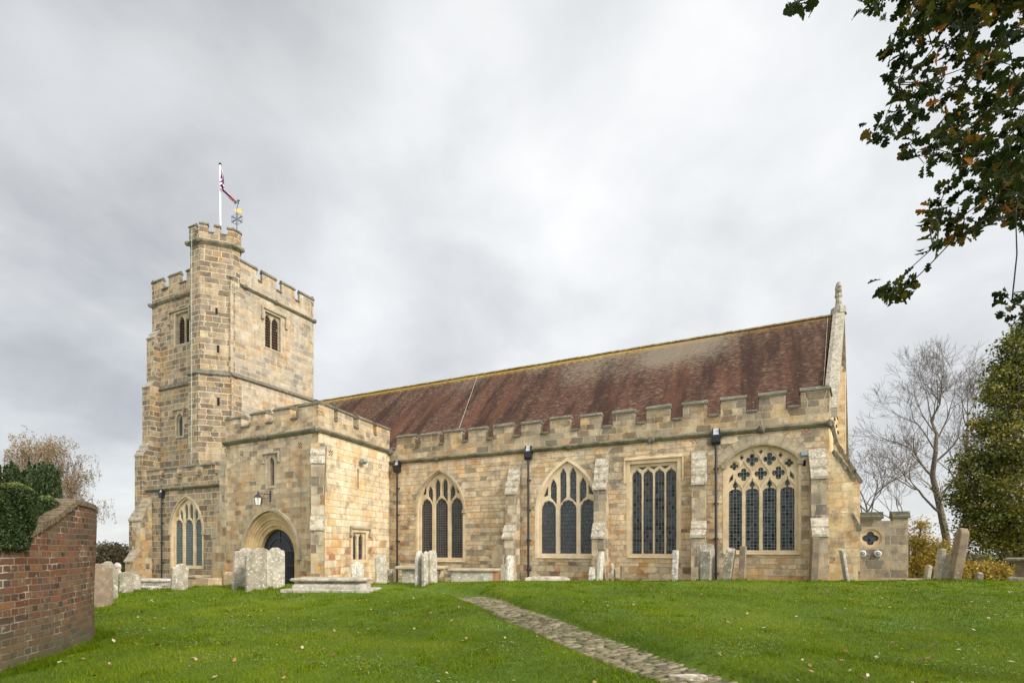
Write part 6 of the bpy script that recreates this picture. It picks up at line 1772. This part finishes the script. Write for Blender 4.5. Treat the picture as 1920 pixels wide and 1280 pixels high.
tomb('low_tomb', 'low tan tomb with dark top by the foot of the west bay buttress', 'tomb', 380, 21.5,
     [('body', 1.45, .7, [(0, -.5), (0, .38)], 'plinth', (0, 0)), ('top_slab', .8, .8, [(.03, .38), (0, .41), (0, .47), (.04, .49)], 'label', (-.33, 0))], yaw=8)
tomb('chest_tomb', 'weathered chest tomb by the wall behind the three close packed stones', 'tomb', 792, 22.6,
     [('body', 1.95, .8, [(.1, -.6), (.1, .66)], 'tomb', (0, 0)), ('top_slab', 2.3, 1.0, [(.05, .66), (0, .70), (0, .78), (.05, .82)], 'label_tan', (0, 0)), ('corner_baluster', .22, .22, [(.05, -.5), (.0, .1), (.0, .35), (.06, .55), (.05, .66)], 'plinth', (1.0, -.35))], yaw=18)
tomb('chest_tomb', 'long cream chest tomb under the wall between first window and first buttress', 'tomb', 890, 21.4,
     [('body', 1.95, .8, [(.0, -.6), (.0, .52)], 'tomb', (0, 0)), ('top_slab', 2.2, 1.0, [(.05, .52), (0, .55), (0, .61), (.05, .64)], 'label_tan', (0, 0)), ('brick_end', .14, .81, [(0, -.6), (0, .515)], 'terracotta', (.95, -.01))], yaw=18)
tomb('ledger_slab', 'flat lichened ledger slab on the grass below the second window', 'tomb', 1026, 21.8,
     [('slab', 2.0, .9, [(.05, -.3), (.0, .08), (.03, .18), (.2, .24), (.32, .27)], 'lichen', (0, 0))], yaw=20)
tomb('chest_tomb', 'tall panelled chest tomb under the trees at the right edge', 'tomb', 1935, 17.8,
     [('base', 1.0, 1.0, [(0, -.3), (0, .12), (.05, .18)], 'tomb', (.05, 0)), ('body', .72, .76, [(.0, .16), (.0, .24), (.03, .26), (.03, .62), (0, .64), (0, .72)], 'grave_brown', (.05, 0)), ('top_slab', 1.05, 1.05, [(.12, .72), (.03, .76), (0, .80), (0, .85), (.06, .88)], 'grave_grey', (.05, 0))], yaw=25)
tomb('ledger_slab', 'low dark slab at the foot of the vestry end', 'tomb', 1712, 21.5, [('slab', 1.1, .6, [(.0, -.2), (.0, .12), (.04, .15)], 'label', (0, 0))], yaw=24)

# white hooded statue among the left gravestones
sx, sy = (220-960)/F*18.2, 18.2; z0 = zg1(sx, sy); st = empty('statue', (sx, sy, z0), 'small white statue of a veiled figure rising behind the left gravestones', 'statue')
zt = EYE+(1028-1054)/F*18.2
s = MB(); prof = [(0, .20), (.35, .19), (.55, .165), (.62, .16), (.70, .12), (.74, .10), (.80, .125), (.86, .135), (.92, .12), (.97, .08), (1.0, .02)]
Hs = zt-z0
for (a, ra), (b, rb) in zip(prof, prof[1:]):
    n = 14; wv = lambda k, a_: 1+.10*math.sin(k*3)*(1-a_)
    s.loops([(sx+ra*wv(k, a)*math.cos(6.283*k/n)*1.0, sy+ra*.8*wv(k, a)*math.sin(6.283*k/n), z0+Hs*a) for k in range(n)], [(sx+rb*wv(k, b)*math.cos(6.283*k/n)*1.0, sy+rb*.8*wv(k, b)*math.sin(6.283*k/n), z0+Hs*b) for k in range(n)], a == 0, b == 1.0)
s.build('veiled_figure', M['grave_white'], st, uv=False, smooth=True, weld=True)
s = MB(); fc = Vector((sx+.035, sy-.075, z0+Hs*.86)); s.sphere(fc, .066, 12, 10, 1.2); s.sphere(fc+Vector((.01, -.066, -.005)), .014, 6, 5, 1.6)
s.build('face', rough_stone('statue_face', (.50, .40, .32), (.34, .26, .2), (.6, .55, .5), .2, 4, .3), st, uv=False, smooth=True)
s = MB()
for dx_, dz_, r in ((-.024, .018, .010), (.026, .018, .010), (.002, -.038, .012)): s.sphere(fc+Vector((dx_+.008, -.060, dz_)), r, 6, 5, .7)
s.build('features', M['grave_brown'], st, uv=False)

# longer tufts left by the mower round the foot of every stone and tomb
C_ = []
for o in list(col.objects):
    if o.parent is None and o.name.split('.')[0] in ('gravestone', 'chest_tomb', 'stepped_tomb', 'low_tomb', 'ledger_slab'):
        big = o.name.startswith(('chest', 'stepped', 'low', 'ledger')); n = 420 if big else 200
        a = rng.uniform(0, 6.28, n); cs, sn = math.cos(o.rotation_euler.z), math.sin(o.rotation_euler.z)
        hx = 1.1 if big else .34; hy = .55 if big else .12
        ex = np.sign(np.cos(a))*np.abs(np.cos(a))**.4*hx*rng.uniform(.9, 1.25, n); ey = np.sign(np.sin(a))*np.abs(np.sin(a))**.4*hy*rng.uniform(.8, 1.6, n)
        C_.append(np.stack([o.location.x+ex*cs-ey*sn, o.location.y+ex*sn+ey*cs], -1))
C_ = np.vstack(C_); n = len(C_); z = zg(C_[:, 0], C_[:, 1]); h = rng.uniform(.05, .15, n); az = rng.uniform(0, 6.28, n)
P = np.stack([C_[:, 0], C_[:, 1], z-.01], -1); wv = np.stack([np.cos(az+1.57), np.sin(az+1.57), 0*az], -1)*.012
V = np.stack([P-wv, P+wv, P+np.stack([np.cos(az)*h*.4, np.sin(az)*h*.4, h], -1)], 1).reshape(-1, 3)
o = npmesh('long_grass', V, np.arange(3*n).reshape(-1, 3), M['bladeg'], var=np.clip(rng.normal(.4, .2, n), 0, 1)); tag(o, 'longer grass tufts round the feet of the gravestones and tombs', 'grass', kind='stuff')
